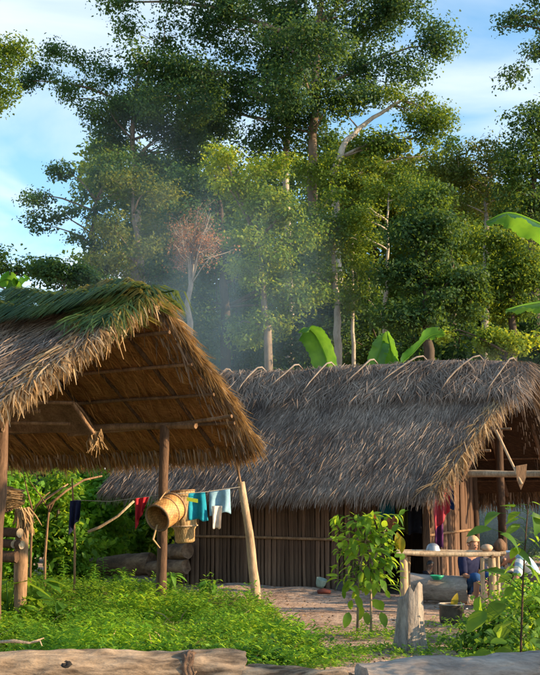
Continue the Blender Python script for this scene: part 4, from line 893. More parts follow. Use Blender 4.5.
banana_leaf(bn, [b + Z * 3.6, at(376, 372, d), at(381, 348, d), at(385, 333, d)], .55, roll=(1, -.3, 0), fold=.3)
banana_leaf(bn, [b + Z * 3.6, at(394, 375, d), at(391, 350, d - .1), at(387, 331, d - .2)], .6, roll=(.7, -.8, 0), fold=.25)
banana_leaf(bn, [b + Z * 3.6, at(398, 372, d), at(414, 352, d), at(430, 336, d), at(445, 334, d)], .62, roll=(.6, -.6, .8), fold=.3)
banana_leaf(bn, [b + Z * 3.5, at(380, 395, d + .5), at(350, 400, d + 1.2), at(330, 430, d + 1.5)], .6)
b = at(18, 505, 24); b.z = 0; bn = banana(b, 4.6, 'banana plant with leaf tips peeping over the shelter ridge', 4)
banana_leaf(bn, [b + Z * 4.5, at(18, 300, 24), at(10, 280, 24), at(-4, 284, 24)], .7, roll=(.6, -.6, .5), fold=.3)
banana_leaf(bn, [b + Z * 4.5, at(14, 300, 24), at(22, 284, 24), at(30, 278, 24)], .6, roll=(.6, -.6, .5), fold=.3)
b = Vector((4.3, 12.2, gz(4.3, 12.2))); bn = banana(b, 3.7, 'banana plant beyond the right edge with two long arching leaves', 5)
d = 12.0
banana_leaf(bn, [b + Z * 3.6, at(590, 262, d), at(560, 236, d), at(533, 221, d), at(508, 213, d), at(486, 222, d)], .62, fold=-.45)
banana_leaf(bn, [b + Z * 3.5, at(588, 312, d - .5), at(560, 302, d - .6), at(530, 304, d - .7), at(506, 310, d - .8)], .5, fold=-.3)
banana_leaf(bn, [b + Z * 3.6, b + Vector((.5, .2, 4.6)), b + Vector((1.4, .3, 4.9)), b + Vector((2.2, .4, 4.3))], .6)
banana_leaf(bn, [b + Z * 3.6, b + Vector((.2, -.5, 4.6)), b + Vector((.5, -1.3, 4.8)), b + Vector((.8, -2.0, 4.2))], .6)

# unseen shrub and trees added beyond the right edge to shade yard and porch
random.seed(77)
tree('shade_shrub', 'unseen waist high shrub added beyond the right edge to shade the grey log', None, [Vector((3.7, 7.9, 0)), Vector((3.7, 7.9, .6)), Vector((3.75, 7.9, 1.1))], .03,
     [(Vector((3.7, 7.9, .8)), .5, .45), (Vector((4.1, 8.4, .7)), .5, .4), (Vector((3.8, 8.9, .65)), .4, .4)], 'leaf_mid', 'bark', clump_r=.3, leaf=.12, per=70, limbs=6, cat='bush')
tree('shade_tree', 'unseen thin leaved tree added beyond the right edge to shade the porch', None, [Vector((8.2, 17.6, 0)), Vector((8.1, 17.6, 1.2)), Vector((8.2, 17.5, 2.6))], .08,
     [(Vector((8.2, 17.4, 2.6)), 1.1, .8), (Vector((8.0, 17.8, 1.7)), 1.0, .7), (Vector((8.2, 18.3, 3.2)), 1.0, .7), (Vector((8.1, 16.7, 2.0)), .7, .8)], 'leaf_mid', 'bark', clump_r=.5, leaf=.14, per=75, limbs=8, dens=.7)
tree('shade_tree', 'unseen small tree added beyond the right edge to shade the front weeds', None, [Vector((8.6, 6.7, 0)), Vector((8.5, 6.7, 2.0)), Vector((8.6, 6.7, 4.0))], .12,
     [(Vector((8.6, 6.9, 2.4)), .7, .6), (Vector((8.3, 6.85, 3.3)), .7, .6), (Vector((8.8, 6.95, 4.2)), .75, .6), (Vector((8.6, 6.9, 5.0)), .65, .5)], 'leaf_mid', 'bark', clump_r=.5, leaf=.16, per=110, limbs=8, dens=1.0)

# ------------------------------------------------------------------ logs and stump
def log(name, a, b, r0, r1, mat, label, endmat=None, seed=0, ell=1.0, nr=26, ns=16, rough=.10, cat='log', parent=None, freq=2.4, groove=0.0):
    a = Vector(a); b = Vector(b); t = (b - a).normalized(); s = t.cross(Z).normalized(); u = s.cross(t).normalized()
    V = []; L = (b - a).length
    for i in range(nr + 1):
        f = i / nr; r = r0 + (r1 - r0) * f
        for k in range(ns):
            an = 2 * math.pi * k / ns; q = 1 + rough * mnoise.noise((f * L * freq, math.cos(an) * 1.5 + seed, math.sin(an) * 1.5)) + rough * .5 * mnoise.noise((f * L * freq * 3, math.cos(an) * 3 + seed, math.sin(an) * 3))
            if groove: q -= groove * max(0, math.sin(an * 9 + 2.5 * mnoise.noise((f * L * .8, an, seed)) + 3 * math.sin(an * 2))) ** 10 * (.4 + mnoise.noise((f * L * 1.3, an * 2, seed + 3)) )
            skew = .25 * r0 * mnoise.noise((math.cos(an) * 2, math.sin(an) * 2, seed + 5)) * (1 if i in (0, nr) else 0)
            V.append(a + t * (f * L + skew) + (s * math.cos(an) + u * math.sin(an) * ell) * r * q)
    Fs = [(i * ns + k, i * ns + (k + 1) % ns, (i + 1) * ns + (k + 1) % ns, (i + 1) * ns + k) for i in range(nr) for k in range(ns)]
    root = MB().add(V, Fs)
    # recessed uneven ends
    for e in (0, nr):
        c = len(root.v); base = [root.v[e * ns + k].copy() for k in range(ns)]; ctr = sum(base, Vector()) / ns; sg = 1 if e == 0 else -1
        ring = [ctr + (q - ctr) * .55 + t * sg * .012 for q in base]; root.v += ring + [ctr + t * sg * random.uniform(.0, .03)]
        for k in range(ns): root.f.append((e * ns + k, e * ns + (k + 1) % ns, c + (k + 1) % ns, c + k)); root.f.append((c + k, c + (k + 1) % ns, c + ns))
    o = root.build(name, mat, parent, True, R(45))
    if label: tag(o, label, cat)
    return o
lg = log('log', Vector((-3.2, 8.25, .225)), Vector((-.20, 8.4, .22)), .22, .215, M['log_fresh'], 'long pale barkless log lying along the front left edge', seed=1, nr=80, ns=56, rough=.15, groove=.16)
# dark knot and bark scraps on the front log
kx = Vector((at(67, 662, 8.15).x, 8.33, .222)); kn_ = Vector((-.05, -.75, .66)).normalized()
MB().tube([kx + kn_ * q for q in (.12, .19, .215, .228, .222)], [.06, .062, .05, .035, .012], 12, .22, flat=.7).build('knot', M['char'], lg, True)
def bark_patch(a, b, r, f0, f1, a0, a1, seed, mat, parent):
    a = Vector(a); b = Vector(b); t = (b - a); s_ = t.normalized().cross(Z).normalized(); u_ = s_.cross(t.normalized()); V = []; nu, nv = 10, 8
    for i in range(nu + 1):
        for j in range(nv + 1):
            f = f0 + (f1 - f0) * i / nu; w0 = a0 + .25 * mnoise.noise((i * .5, seed, 0)); w1 = a1 + .3 * mnoise.noise((i * .6, seed, 5)); an = w0 + (w1 - w0) * j / nv
            edge = min(i, nu - i, j, nv - j) / 2; q = r * (.93 + .085 * min(1, edge) + .05 * mnoise.noise((i * .9, j * .9, seed)))
            V.append(a + t * (f + .01 * mnoise.noise((j * .7, seed, 9))) + (s_ * math.cos(an) + u_ * math.sin(an)) * q)
    MB().add(V, [(i * (nv + 1) + j, (i + 1) * (nv + 1) + j, (i + 1) * (nv + 1) + j + 1, i * (nv + 1) + j + 1) for i in range(nu) for j in range(nv)]).build('bark_patch', mat, parent, True)
la, lb2 = Vector((-3.2, 8.25, .225)), Vector((-.20, 8.4, .22))
for f0, f1, a0, a1, sd3 in ((.83, .87, .1, 1.9, 3), (.57, .64, -.7, .2, 4)):
    bark_patch(la, lb2, .222, f0, f1, a0, a1, sd3, M['log_rot'], lg)
log('log', Vector((-.19, 8.32, .17)), Vector((.62, 8.1, .16)), .18, .17, M['log_fresh'], 'short dusty log piece between the two front logs', seed=3, rough=.2, nr=30, ns=44, groove=.18)
log('log', Vector((.72, 8.1, .19)), Vector((3.6, 8.9, .24)), .20, .21, M['log_grey'], 'weathered grey log lying along the front right edge', seed=5, nr=80, ns=56, rough=.15, groove=.2)
pp = [at(0, 642, 8.35), at(14, 641, 8.3), at(30, 643, 8.3), at(44, 638, 8.3)]
MB().tube(pp, [.012, .014, .010, .005], 6, .15).tube([at(30, 643, 8.3), at(40, 641, 8.28), at(42, 646, 8.25)], [.008, .007, .004], 5, .1).build('dry_branch', M['pole_pale'], None, True)
tag(bpy.data.objects['dry_branch'], 'thin dry branch lying on top of the pale front log', 'branch')
# stump
b = gground(409, 652); D = b.y; k = D / F; ns = 18; V = []
for i in range(9):
    f = i / 8
    for q in range(ns):
        an = 2 * math.pi * q / ns; r = (16 - 4.5 * f + 3 * (1 - f) ** 4) * k * (1 + .22 * mnoise.noise((math.cos(an) * 2.5, math.sin(an) * 2.5, f * .8)))
        top = (56 + 7 * math.cos(an + .5) + 10 * mnoise.noise((math.cos(an) * 3, math.sin(an) * 3, 8))) * k
        V.append(b + Vector((math.cos(an) * r + .03 * f, math.sin(an) * r * .75, -.05 + (top + .05) * f)))
Fs = [(i * ns + q, i * ns + (q + 1) % ns, (i + 1) * ns + (q + 1) % ns, (i + 1) * ns + q) for i in range(8) for q in range(ns)]
c0 = sum(V[8 * ns:], Vector()) / ns; V.append(c0 - Z * .05); Fs += [(8 * ns + q, 8 * ns + (q + 1) % ns, 9 * ns) for q in range(ns)]
tag(MB().add(V, Fs).build('stump', M['stump'], None, True, R(40)), 'jagged grey tree stump standing behind the grey right log', 'stump')

# fallen logs at the far left of the hut
log('log', at(92, 567, 21.6), at(152, 564, 20.9), .20, .23, M['log_rot'], 'big rotten fallen log lying left of the hut', seed=9, rough=.16)
log('log', at(150, 569, 20.8), at(186, 567, 20.3), .16, .15, M['log_rot'], 'lower rotten log behind the foot of the basket post', seed=12, rough=.16)
log('log', at(168, 553, 20.9), at(188, 551, 20.4), .17, .16, M['log_rot'], 'upper rotten log stacked against the hut left corner', seed=14, rough=.16)
p0 = gground(184, 582); p1 = at(193, 545, p0.y + .2); tubeo('charred_pole', [p0, p1], (.05, .04), M['char'], None, seg=4, bend=.02); tag(bpy.data.objects['charred_pole'], 'blackened short pole leaning on the hut left corner', 'pole')

# ------------------------------------------------------------------ forked sticks, poles and line on the left
def stick(name, pts, d, r, label, mat='pole_pale', cat='pole'):
    ps = [at(px, py, d if not isinstance(d, (list, tuple)) else d[0] + (d[1] - d[0]) * i / (len(pts) - 1)) for i, (px, py) in enumerate(pts)]
    if ps[0].z < .35: ps[0].z = gz(ps[0].x, ps[0].y) - .03
    o = MB().tube(ps, [r * (1 - .35 * i / (len(ps) - 1)) for i in range(len(ps))], 7, .1).build(name, M[mat], None, True); return tag(o, label, cat)
d = 19
fk = thing('forked_post', gp(30, 590), 'forked pale stick upright left of the diagonal poles', 'pole')
g0 = at(30, 580, d); g0.z = gz(g0.x, g0.y) - .05
MB().tube([g0, at(31, 545, d), at(33, 510, d)], [.028, .025, .02], 7, .1).build('stem', M['pole'], fk, True)
MB().tube([at(33, 512, d), at(27, 490, d), at(24, 476, d)], [.018, .014, .01], 6, .1).build('fork', M['pole'], fk, True)
MB().tube([at(33, 512, d), at(42, 498, d), at(50, 492, d)], [.018, .014, .01], 6, .1).build('fork', M['pole'], fk, True)
fk2 = thing('forked_post', gp(46, 590), 'short forked stick carrying the two diagonal poles', 'pole')
g0 = at(45, 582, d); g0.z = gz(g0.x, g0.y) - .05
MB().tube([g0, at(45, 556, d), at(48, 520, d), at(50, 505, d)], [.028, .025, .02, .016], 7, .1).build('stem', M['pole'], fk2, True)
MB().tube([at(49, 510, d), at(42, 498, d), at(30, 482, d), at(24, 466, d)], [.015, .012, .01, .006], 6, .1).build('fork', M['pole'], fk2, True)
MB().tube([at(49, 512, d), at(56, 498, d)], [.022, .016], 6, .1).build('fork', M['pole'], fk2, True)
stick('diagonal_pole', [(36, 506), (52, 495), (68, 484)], (19.1, 19.6), .024, 'upper diagonal pole resting in the forked stick', 'pole')
stick('diagonal_pole', [(48, 506), (66, 491), (84, 480), (102, 476)], (18.9, 19.6), .026, 'lower longer diagonal pole bending right over the forked stick', 'pole')
stick('slanting_pole', [(88, 532), (100, 527), (118, 516), (134, 501)], 18.5, .032, 'thin pole slanting up to the red cloth')
cp = thing('line_post', gp(75, 590), 'thin dark upright stick holding up the hanging dark cloth', 'pole')
g0 = at(75, 580, 17.6); g0.z = gz(g0.x, g0.y) - .05
MB().tube([g0, at(75, 540, 17.6), at(73, 500, 17.6), at(72, 478, 17.6)], [.022, .02, .018, .012], 7, .08).build('stem', M['pole'], cp, True)
lp = [at(73, 500, 17.6), at(110, 501.5, 16.9), at(160, 495, 16.0), at(205, 492, 16.1), at(240, 487, 16.3)]
tag(MB().tube(lp, .005, 5, 0).build('clothes_line', M['cord'], None), 'thin cord strung from the left stick past the basket post', 'clothesline')

# cloth on lines
def cloth(name, tl, tr, d, drop, mat, label, cat='cloth', bl=0, br=0, back=.0, wav=.05, nf=3, taper=1.0, group='washing hung out to dry', skew=0, thick=.008, bprof=None):
    a = at(*tl, d); b = at(*tr, d); nu, nv = 14, 12; V = []; kk = d / F
    for j in range(nv + 1):
        f = j / nv
        for i in range(nu + 1):
            s = i / nu; dr = (drop + bl * (1 - s) + br * s) * kk * (1 + .16 * mnoise.noise((s * 2.5, d * 3, tl[0] * .37)))
            if bprof: dr *= bprof(s)
            x = .5 + (s - .5) * (1 + (taper - 1) * f) + skew * f
            q = a.lerp(b, 0) + (b - a) * x - Z * dr * f
            q.y -= wav * math.sin(s * nf * 6.283 + f * 1.2) * (.3 + f) + .012 * mnoise.noise((s * 4, f * 4, d)); V.append(q)
    n1 = len(V); V += [q + Vector((0, thick, 0)) for q in V]; w = nu + 1; Fs = []
    for j in range(nv):
        for i in range(nu):
            k = j * w + i; Fs += [(k, k + 1, k + w + 1, k + w), (n1 + k, n1 + k + w, n1 + k + w + 1, n1 + k + 1)]
    for i in range(nu): Fs += [(i, n1 + i, n1 + i + 1, i + 1), (nv * w + i, nv * w + i + 1, n1 + nv * w + i + 1, n1 + nv * w + i)]
    for j in range(nv): k = j * w; Fs += [(k, k + w, n1 + k + w, n1 + k), (k + nu, n1 + k + nu, n1 + k + nu + w, k + nu + w)]
    if back:   # the part folded over behind the line
        n2 = len(V)
        for j in range(5):
            for i in range(nu + 1): q = V[i].copy(); q.z -= back * drop * kk * j / 4; q.y += .03 + .02 * j / 4; V.append(q)
        for j in range(4):
            for i in range(nu): k = n2 + j * w + i; Fs.append((k, k + 1, k + w + 1, k + w))
        for i in range(nu): Fs.append((n1 + i, n1 + i + 1, n2 + i + 1, n2 + i))
    o = MB().add(V, Fs).build(name, mat, None, True); return tag(o, label, cat, group)
C_ = {n_: plain('cloth_' + n_, c, .85, .15, nscale=14, var=.18, bump=.2, tf=.2) for n_, c in (('red', (.55, .035, .05)), ('teal', (.02, .30, .42)), ('paleblue', (.28, .46, .58)), ('white', (.75, .66, .58)), ('navy', (.022, .026, .07)), ('black', (.012, .012, .018)), ('rose', (.45, .06, .08)), ('purple', (.11, .03, .10)), ('blue', (.03, .09, .24)), ('petrol', (.012, .10, .14)), ('olive', (.11, .10, .02)), ('lime', (.45, .55, .05)))}
cloth('cloth', (70, 501), (81, 500), 17.5, 25, C_['navy'], 'dark navy cloth hanging on the thin left stick', bl=6, br=-8, nf=2)
cloth('cloth', (135, 498), (149, 497), 16.6, 22, C_['red'], 'red cloth on the line left of the baskets', bl=8, br=-4, taper=.55, skew=-.12, nf=2, bprof=lambda s: 1 - .3 * s)
tl = cloth('towel', (186, 493), (205, 492), 16.15, 28, C_['teal'], 'teal towel with a lime stripe on the line', back=.8, nf=1.5, skew=.18)
mb = MB(); a0 = at(187, 499, 16.06); a1 = at(198, 501, 16.06)
MB().box((a0 + a1) / 2 - Vector((0, .03, 0)), (a1 - a0) / 2, Vector((0, .004, 0)), Z * .03).build('stripe', C_['lime'], tl)
sh = cloth('shirt', (209, 492), (230, 489), 16.2, 22, C_['paleblue'], 'pale blue shirt with a white piece on the line by the leaning pole', back=.7, nf=1.5, skew=.05, br=2)
a = cloth('panel', (212, 506), (222, 506), 16.1, 21, C_['white'], None, nf=1, taper=.8); del a['category'], a['group']
wl = WLOC[a.name]; a.parent = sh; a.location = wl - WLOC[sh.name]
# washing under the hut eave and in its doorway
cloth('cloth', (379, 492), (394, 493), 18.75, 26, C_['petrol'], 'dark teal cloth under the hut eave above the sapling', bl=2, br=-3, nf=1)
cloth('cloth', (396, 494), (409, 495), 18.75, 36, C_['olive'], 'olive cloth in shade right of the sapling top', nf=2)
cloth('cloth', (407, 490), (430, 490), 18.6, 44, C_['black'], 'large black garment hanging in the hut doorway', nf=2, br=-6)
cloth('cloth', (431, 486), (451, 484), 17.95, 38, C_['rose'], 'rose red shirt hanging beside the hut doorway', bl=8, br=-10, taper=.75, nf=2)
cloth('cloth', (447, 486), (453, 486), 18.25, 22, C_['blue'], 'small blue cloth hanging right of the rose red shirt', nf=1)
cloth('cloth', (434, 510), (443, 510), 18.35, 36, C_['purple'], 'dull purple cloth hanging below the rose red shirt', nf=1.5)
hl = [at(372, 491, 18.8), at(420, 488, 18.6), at(456, 484, 18.25)]
tag(MB().tube(hl, .012, 6, 0).build('drying_rod', M['pole_dark'], None), 'dark rod under the hut eave that carries the washing', 'pole')

# ------------------------------------------------------------------ baskets
def uv_lathe(name, c, axis, prof, n, mat, parent):
    axis = Vector(axis).normalized(); a = axis.orthogonal().normalized(); b = axis.cross(a); V = []; Fs = []; k = len(prof)
    for (r, h) in prof:
        for i in range(n): an = 6.283185 * i / n; V.append(Vector(c) + axis * h + (a * math.cos(an) + b * math.sin(an)) * r)
    Fs = [(j * n + i, j * n + (i + 1) % n, (j + 1) * n + (i + 1) % n, (j + 1) * n + i) for j in range(k - 1) for i in range(n)]
    lo = sum(V, Vector()) / len(V); me = bpy.data.meshes.new(name); me.from_pydata([v - lo for v in V], [], Fs); me.materials.append(mat)
    uv = me.uv_layers.new(name='uv'); li = 0
    for f in range(len(Fs)):
        j, i = divmod(f, n)
        for (ii_, jj_) in ((i, j), (i + 1, j), (i + 1, j + 1), (i, j + 1)): uv.data[li].uv = (ii_ / n, jj_ / (k - 1) * .5); li += 1
    me.polygons.foreach_set('use_smooth', [True] * len(Fs)); me.update(); return link(name, me, parent, lo)
c = at(166, 512, 15.75); ax = (at(180, 499, 16.0) - at(150, 520, 15.35)).normalized()
bk1 = thing('basket', c, 'open ended woven basket tied sideways to the shelter post', 'basket', 'baskets on the shelter post')
L, r = .235, .225
uv_lathe('body', c, ax, [(r * .93, -L), (r, -L * .4), (r * 1.02, 0), (r, L * .5), (r * .94, L * .92), (r * .5, L * .97), (.01, L), (r * .45, L * .94), (r * .9, L * .86), (r * .96, L * .4), (r * .97, 0), (r * .89, -L)], 28, M['weave'], bk1)
def hoop(c, axis, r, th, mat, parent, name='rim'):
    axis = Vector(axis).normalized(); a = axis.orthogonal().normalized(); b = axis.cross(a)
    MB().tube([Vector(c) + (a * math.cos(k / 28 * 6.2832) + b * math.sin(k / 28 * 6.2832)) * r for k in range(29)], th, 6, .05, False).build(name, M[mat], parent, True)
hoop(c - ax * L, ax, r * .93, .018, 'pole', bk1); hoop(c + ax * L * .9, ax, r * .98, .016, 'pole', bk1); hoop(c + ax * L * .1, ax, r * 1.025, .010, 'pole', bk1, 'hoop')
MB().tube([c - ax * L * .8 + Z * .25, c - ax * L * .2 + Z * .32 + Vector((0, .1, 0)), c + ax * L * .4 + Z * .30], .012, 5, .1).build('strap', M['fiber'], bk1)
MB().tube([c - ax * L - Z * .1, c - ax * (L + .05) - Z * .3 + Vector((-.03, 0, 0)), c - ax * L - Z * .45 + Vector((.05, 0, 0))], [.012, .02, .008], 5, .1).build('strap', M['fiber'], bk1)
c = at(184, 516, 16.3)
bk2 = thing('basket', c - Z * .43, 'tall pale woven basket hanging upright behind the tied basket', 'basket', 'baskets on the shelter post')
ax2 = Vector((-.06, 0, 1)).normalized()
uv_lathe('body', c, ax2, [(.01, -.43), (.12, -.425), (.155, -.40), (.165, -.22), (.20, -.16), (.205, .1), (.19, .40), (.175, .40), (.19, .1), (.185, -.14), (.15, -.24), (.01, -.39)], 26, M['weave_pale'], bk2)
hoop(c - ax2 * .16, ax2, .205, .014, 'pole_pale', bk2, 'hoop'); hoop(c + ax2 * .40, ax2, .185, .016, 'pole', bk2)

# ------------------------------------------------------------------ left stack: hollow trunk on a post, firewood
a = at(-60, 500, 14.3); b = at(8, 499, 13.45)
def pale_end(o, tdir):
    for pl in o.data.polygons:
        if abs(pl.normal.dot(tdir)) > .75: pl.material_index = 1
tr = log('palm_roll', a, b, .17, .165, M['pole_dark'], 'dark roll of palm bark at the left edge with frayed sunlit end', seed=21, rough=.12, cat='roll', nr=14)
mb = MB()
for i in range(150):
    an = random.uniform(0, 6.283); rr = .16 * random.random() ** .5; q = b - (b - a).normalized() * .1 + Vector((0, math.cos(an) * rr, math.sin(an) * rr))
    e = at(8 + 15 * random.random() ** .6, 499, 13.4); e = Vector((e.x, q.y + random.gauss(-.02, .04), q.z * .6 + b.z * .4 + random.gauss(0, .03)))
    mb.tube([q, q.lerp(e, .5) + rv(.012), e], [.012, .012, .005], 4, 0)
ft_ = mb.build('frayed_end', M['fiber'], tr); ft_['kind'] = 'stuff'
q = gground(22, 598); q = Vector((q.x, 13.6, gz(q.x, 13.6))); px_ = at(24, 540, 13.6)
tag(tubeo('short_post', [Vector((px_.x, 13.62, -.1)), at(24, 509, 13.62)], (.085, .09), M['pole'], None, seg=5, bend=.02), 'short bark post under the palm bark roll at left', 'post')
mb = MB()
for i in range(40):
    a = at(random.uniform(15, 29), random.uniform(507, 513), 13.45 + random.uniform(-.05, .1)); e = a + Vector((random.gauss(.05, .06), random.gauss(0, .04), -random.uniform(.15, .36)))
    mb.tube([a, a.lerp(e, .5) + Vector((.02, -.02, 0)), e], [.012, .011, .004], 4, 0)
tag(mb.build('fibre_bundle', M['fiber'], None), 'bundle of loose bark fibre hanging from the palm bark roll', 'fibre', kind=None)
for i, (px, py, rr, lb) in enumerate(((20, 533, .062, 'topmost of the three round firewood billets at left'), (14, 544, .055, 'lower left round firewood billet by the post'), (22, 545, .055, 'lower right round firewood billet by the post'))):
    e = at(px, py, 13.35); o = log('firewood', e + Vector((-.55, .35, .02)), e, rr, rr, [M['pole_dark'], M['pole_pale']], lb, seed=30 + i, rough=.06, nr=8, ns=14, cat='firewood')
    o['group'] = 'firewood billets'; me = o.data
    tdir = Vector((.55, -.35, 0)).normalized()
    for pl in me.polygons:
        if abs(pl.normal.dot(tdir)) > .8: pl.material_index = 1
log('firewood', at(-16, 556, 13.5), at(17, 557, 13.4), .075, .075, M['pole_dark'], 'thick dark billet under the round firewood ends', seed=40, rough=.1, nr=10, cat='firewood')['group'] = 'firewood billets'

# ------------------------------------------------------------------ yard things
# pole table
tb = gp(403, 616); D = tb.y
table = thing('pole_table', gp(450, 616), 'rough table of split poles on forked legs in the yard', 'table')
tz = at(450, 554, D).z
for i, (off, dz, xs) in enumerate(((-.02, 0, (396, 500)), (.08, .004, (398, 506)), (.18, -.004, (402, 503)), (.28, .003, (399, 510)), (.38, 0, (402, 512)))):
    a = at(xs[0], 553, D); b = at(xs[1], 557, D); a.y += off; b.y += off; a.z = tz + dz + .015; b.z = tz + dz - .005
    tubeo('slat', [a, b], (.034, .030), M['pole_pale'], table, n=8, seg=7, bend=.012, wob=.12)
for (px, yo) in ((403, .05), (491, .0), (482, .0), (408, .36), (497, .36)):
    q = at(px, 560, D + yo); r = .062 if px in (403, 491) else .036
    tubeo('leg', [Vector((q.x, q.y, gz(q.x, q.y) - .05)), Vector((q.x + .01, q.y, tz - .055))], (r, r * .9), M['pole_pale'], table, n=9, seg=4, bend=.01)
for px in (405, 492):
    a = at(px, 560, D); tubeo('cross_bar', [Vector((a.x, D - .08, tz - .035)), Vector((a.x, D + .46, tz - .035))], .026, M['pole'], table, seg=3, bend=.005)
alu = plain('worn_aluminium', (.42, .40, .38), .42, .5, .85, nscale=12, var=.3); soot = plain('sooty_metal', (.11, .085, .07), .5, .5, .5, nscale=10, var=.5)
bw = at(433, 552, D + .2); bwr = .105
o = MB().lathe(Vector((bw.x, bw.y, tz + .035)), [(bwr * 1.06, 0), (bwr * 1.06, .012), (bwr * .97, .03), (bwr * .86, .07), (bwr * .6, .10), (bwr * .25, .115), (.002, .117)], 24).build('bowl', alu, None, True)
tag(o, 'upturned shiny metal bowl on the pole table', 'bowl')
clay = plain('pale_gourd', (.45, .30, .20), .7, .3)
g_ = at(487, 552, D + .15); o = MB().lathe(Vector((g_.x, g_.y, tz + .035)), [(.002, 0), (.06, .0), (.085, .03), (.09, .055), (.07, .085), (.03, .1), (.002, .102)], 18).build('gourd', clay, None, True); tag(o, 'small tan gourd on the right part of the pole table', 'gourd')
g_ = at(500, 549, D + .2); o = MB().lathe(Vector((g_.x, g_.y, tz + .035)), [(.002, 0), (.08, .0), (.10, .05), (.085, .11), (.05, .16), (.03, .18), (.002, .18)], 14, wob=.12).build('bark_bundle', M['pole_dark'], None, True); tag(o, 'dark brown bundle at the right end of the pole table', 'bundle')
# cooking pot
b = gground(452, 624); pr = .168
pot = thing('cooking_pot', b, 'round dented metal cooking pot standing on the yard', 'pot')
MB().lathe(b + Z * .0, [(.002, .0), (pr * .8, .0), (pr * .95, .02), (pr, .06), (pr * 1.0, .24), (pr * 1.04, .255), (pr * 1.04, .265), (pr * .98, .262), (pr * .95, .24), (pr * .94, .08), (.002, .06)], 32).build('body', soot, pot, True, R(45))
hoop(b + Z * .262, Z, pr * 1.03, .009, 'cord', pot); bpy.data.objects[-1] if False else None
for sx in (-1, 1): MB().tube([b + Vector((sx * pr, 0, .2)) + Vector((0, -.05, 0)), b + Vector((sx * (pr + .045), -.03, .205)), b + Vector((sx * (pr + .045), .03, .205)), b + Vector((sx * pr, .05, .2))], .008, 6, 0).build('handle', alu, pot, True)
put(LEAF['yellow'][0], 'pod_leaf', pot, b + Vector((.0, .0, .2)), Vector((.45, -.1, 1)), Vector((0, -1, 0)), .24)
# grey trunk behind the table
log('log', at(405, 586, 17.0), at(468, 590, 16.7), .20, .22, M['log_grey'], 'thick pale grey log lying behind the pole table', seed=51, rough=.14)
o = MB().lathe(at(437, 580, 16.6), [(.03, 0), (.06, .005), (.10, .05), (.115, .075), (.11, .075), (.09, .05), (.002, .02)], 20).build('bowl', plain('green_plastic', (.02, .32, .17), .4, .5), None, True); tag(o, 'small bright green plastic bowl on the grey log', 'bowl')
# sack and items by the wall
def lump(name, c, rx, ry, rz, mat, label, cat, seed, rough=.18, flat=True):
    bm = bmesh.new(); bmesh.ops.create_icosphere(bm, subdivisions=4, radius=1)
    for v in bm.verts:
        q = 1 + rough * mnoise.noise(v.co * 1.4 + Vector((seed, 0, 0))) + rough * .4 * mnoise.noise(v.co * 4 + Vector((0, seed, 0))); v.co = Vector((v.co.x * rx * q, v.co.y * ry * q, max(-.8, v.co.z) * rz * q))
    me = bpy.data.meshes.new(name); bm.to_mesh(me); bm.free(); me.materials.append(mat); me.polygons.foreach_set('use_smooth', [True] * len(me.polygons)); me.update()
    return tag(link(name, me, None, c), label, cat)
c = at(509, 580, 16.2); lump('sack', Vector((c.x, c.y, .27)), .27, .24, .33, plain('sack_cloth', (.48, .40, .34), .9, .1, nscale=9, var=.25, bump=.6), 'pale bulging cloth sack behind the right table leg', 'sack', 3)
c = gground(320, 593); o = MB().lathe(c + Z * .03, [(.002, 0), (.07, 0), (.09, .05), (.10, .13), (.105, .15), (.095, .15), (.085, .06), (.002, .02)], 18, axis=Vector((.25, -.2, 1))).build('pail', plain('pale_green', (.34, .42, .34), .5), None, True); tag(o, 'pale green pail lying at the foot of the hut wall', 'pail')
c = gground(324, 596); o = MB().tube([c + Vector((-.11, 0, .04)), c + Vector((0, .02, .05)), c + Vector((.12, 0, .035))], [.05, .065, .045], 10, .1, flat=.7).build('brick_stone', plain('red_stone', (.22, .06, .04), .8), None, True); tag(o, 'dull red stone beside the pale green pail', 'stone')
for i, (px, py, r, lb) in enumerate(((348, 592, .20, 'rounded dark boulder at the wall foot left of the sapling'), (339, 585, .15, 'smaller dark boulder against the hut wall'), (252, 606, .10, 'small tan stone at the foot of the leaning pole'))):
    c = gground(px, py); lump('boulder', c + Z * r * .35, r * 1.2, r, r * .7, plain('rock%d' % i, ((.12, .10, .09), (.11, .09, .08), (.40, .26, .16))[i], .9, .1, bump=.5), lb, 'stone', 60 + i)
# hoe hanging from the beam at the open end
hoe = thing('hoe', at(522, 488, 17.3), 'wooden hoe with broad blade hanging from the porch beam', 'hoe')
tubeo('handle', [at(496, 430, 17.35), at(522, 484, 17.2)], .022, M['pole_pale'], hoe, seg=4, bend=.005)
bd = [at(516, 466, 17.2), at(527, 464, 17.2), at(526, 478, 17.2), at(521, 490, 17.2), at(517, 480, 17.2)]
MB().add(bd + [q + Vector((0, .02, 0)) for q in bd], [(0, 1, 2, 3, 4), (9, 8, 7, 6, 5)] + [(i, (i + 1) % 5, 5 + (i + 1) % 5, 5 + i) for i in range(5)]).build('blade', M['pole'], hoe)

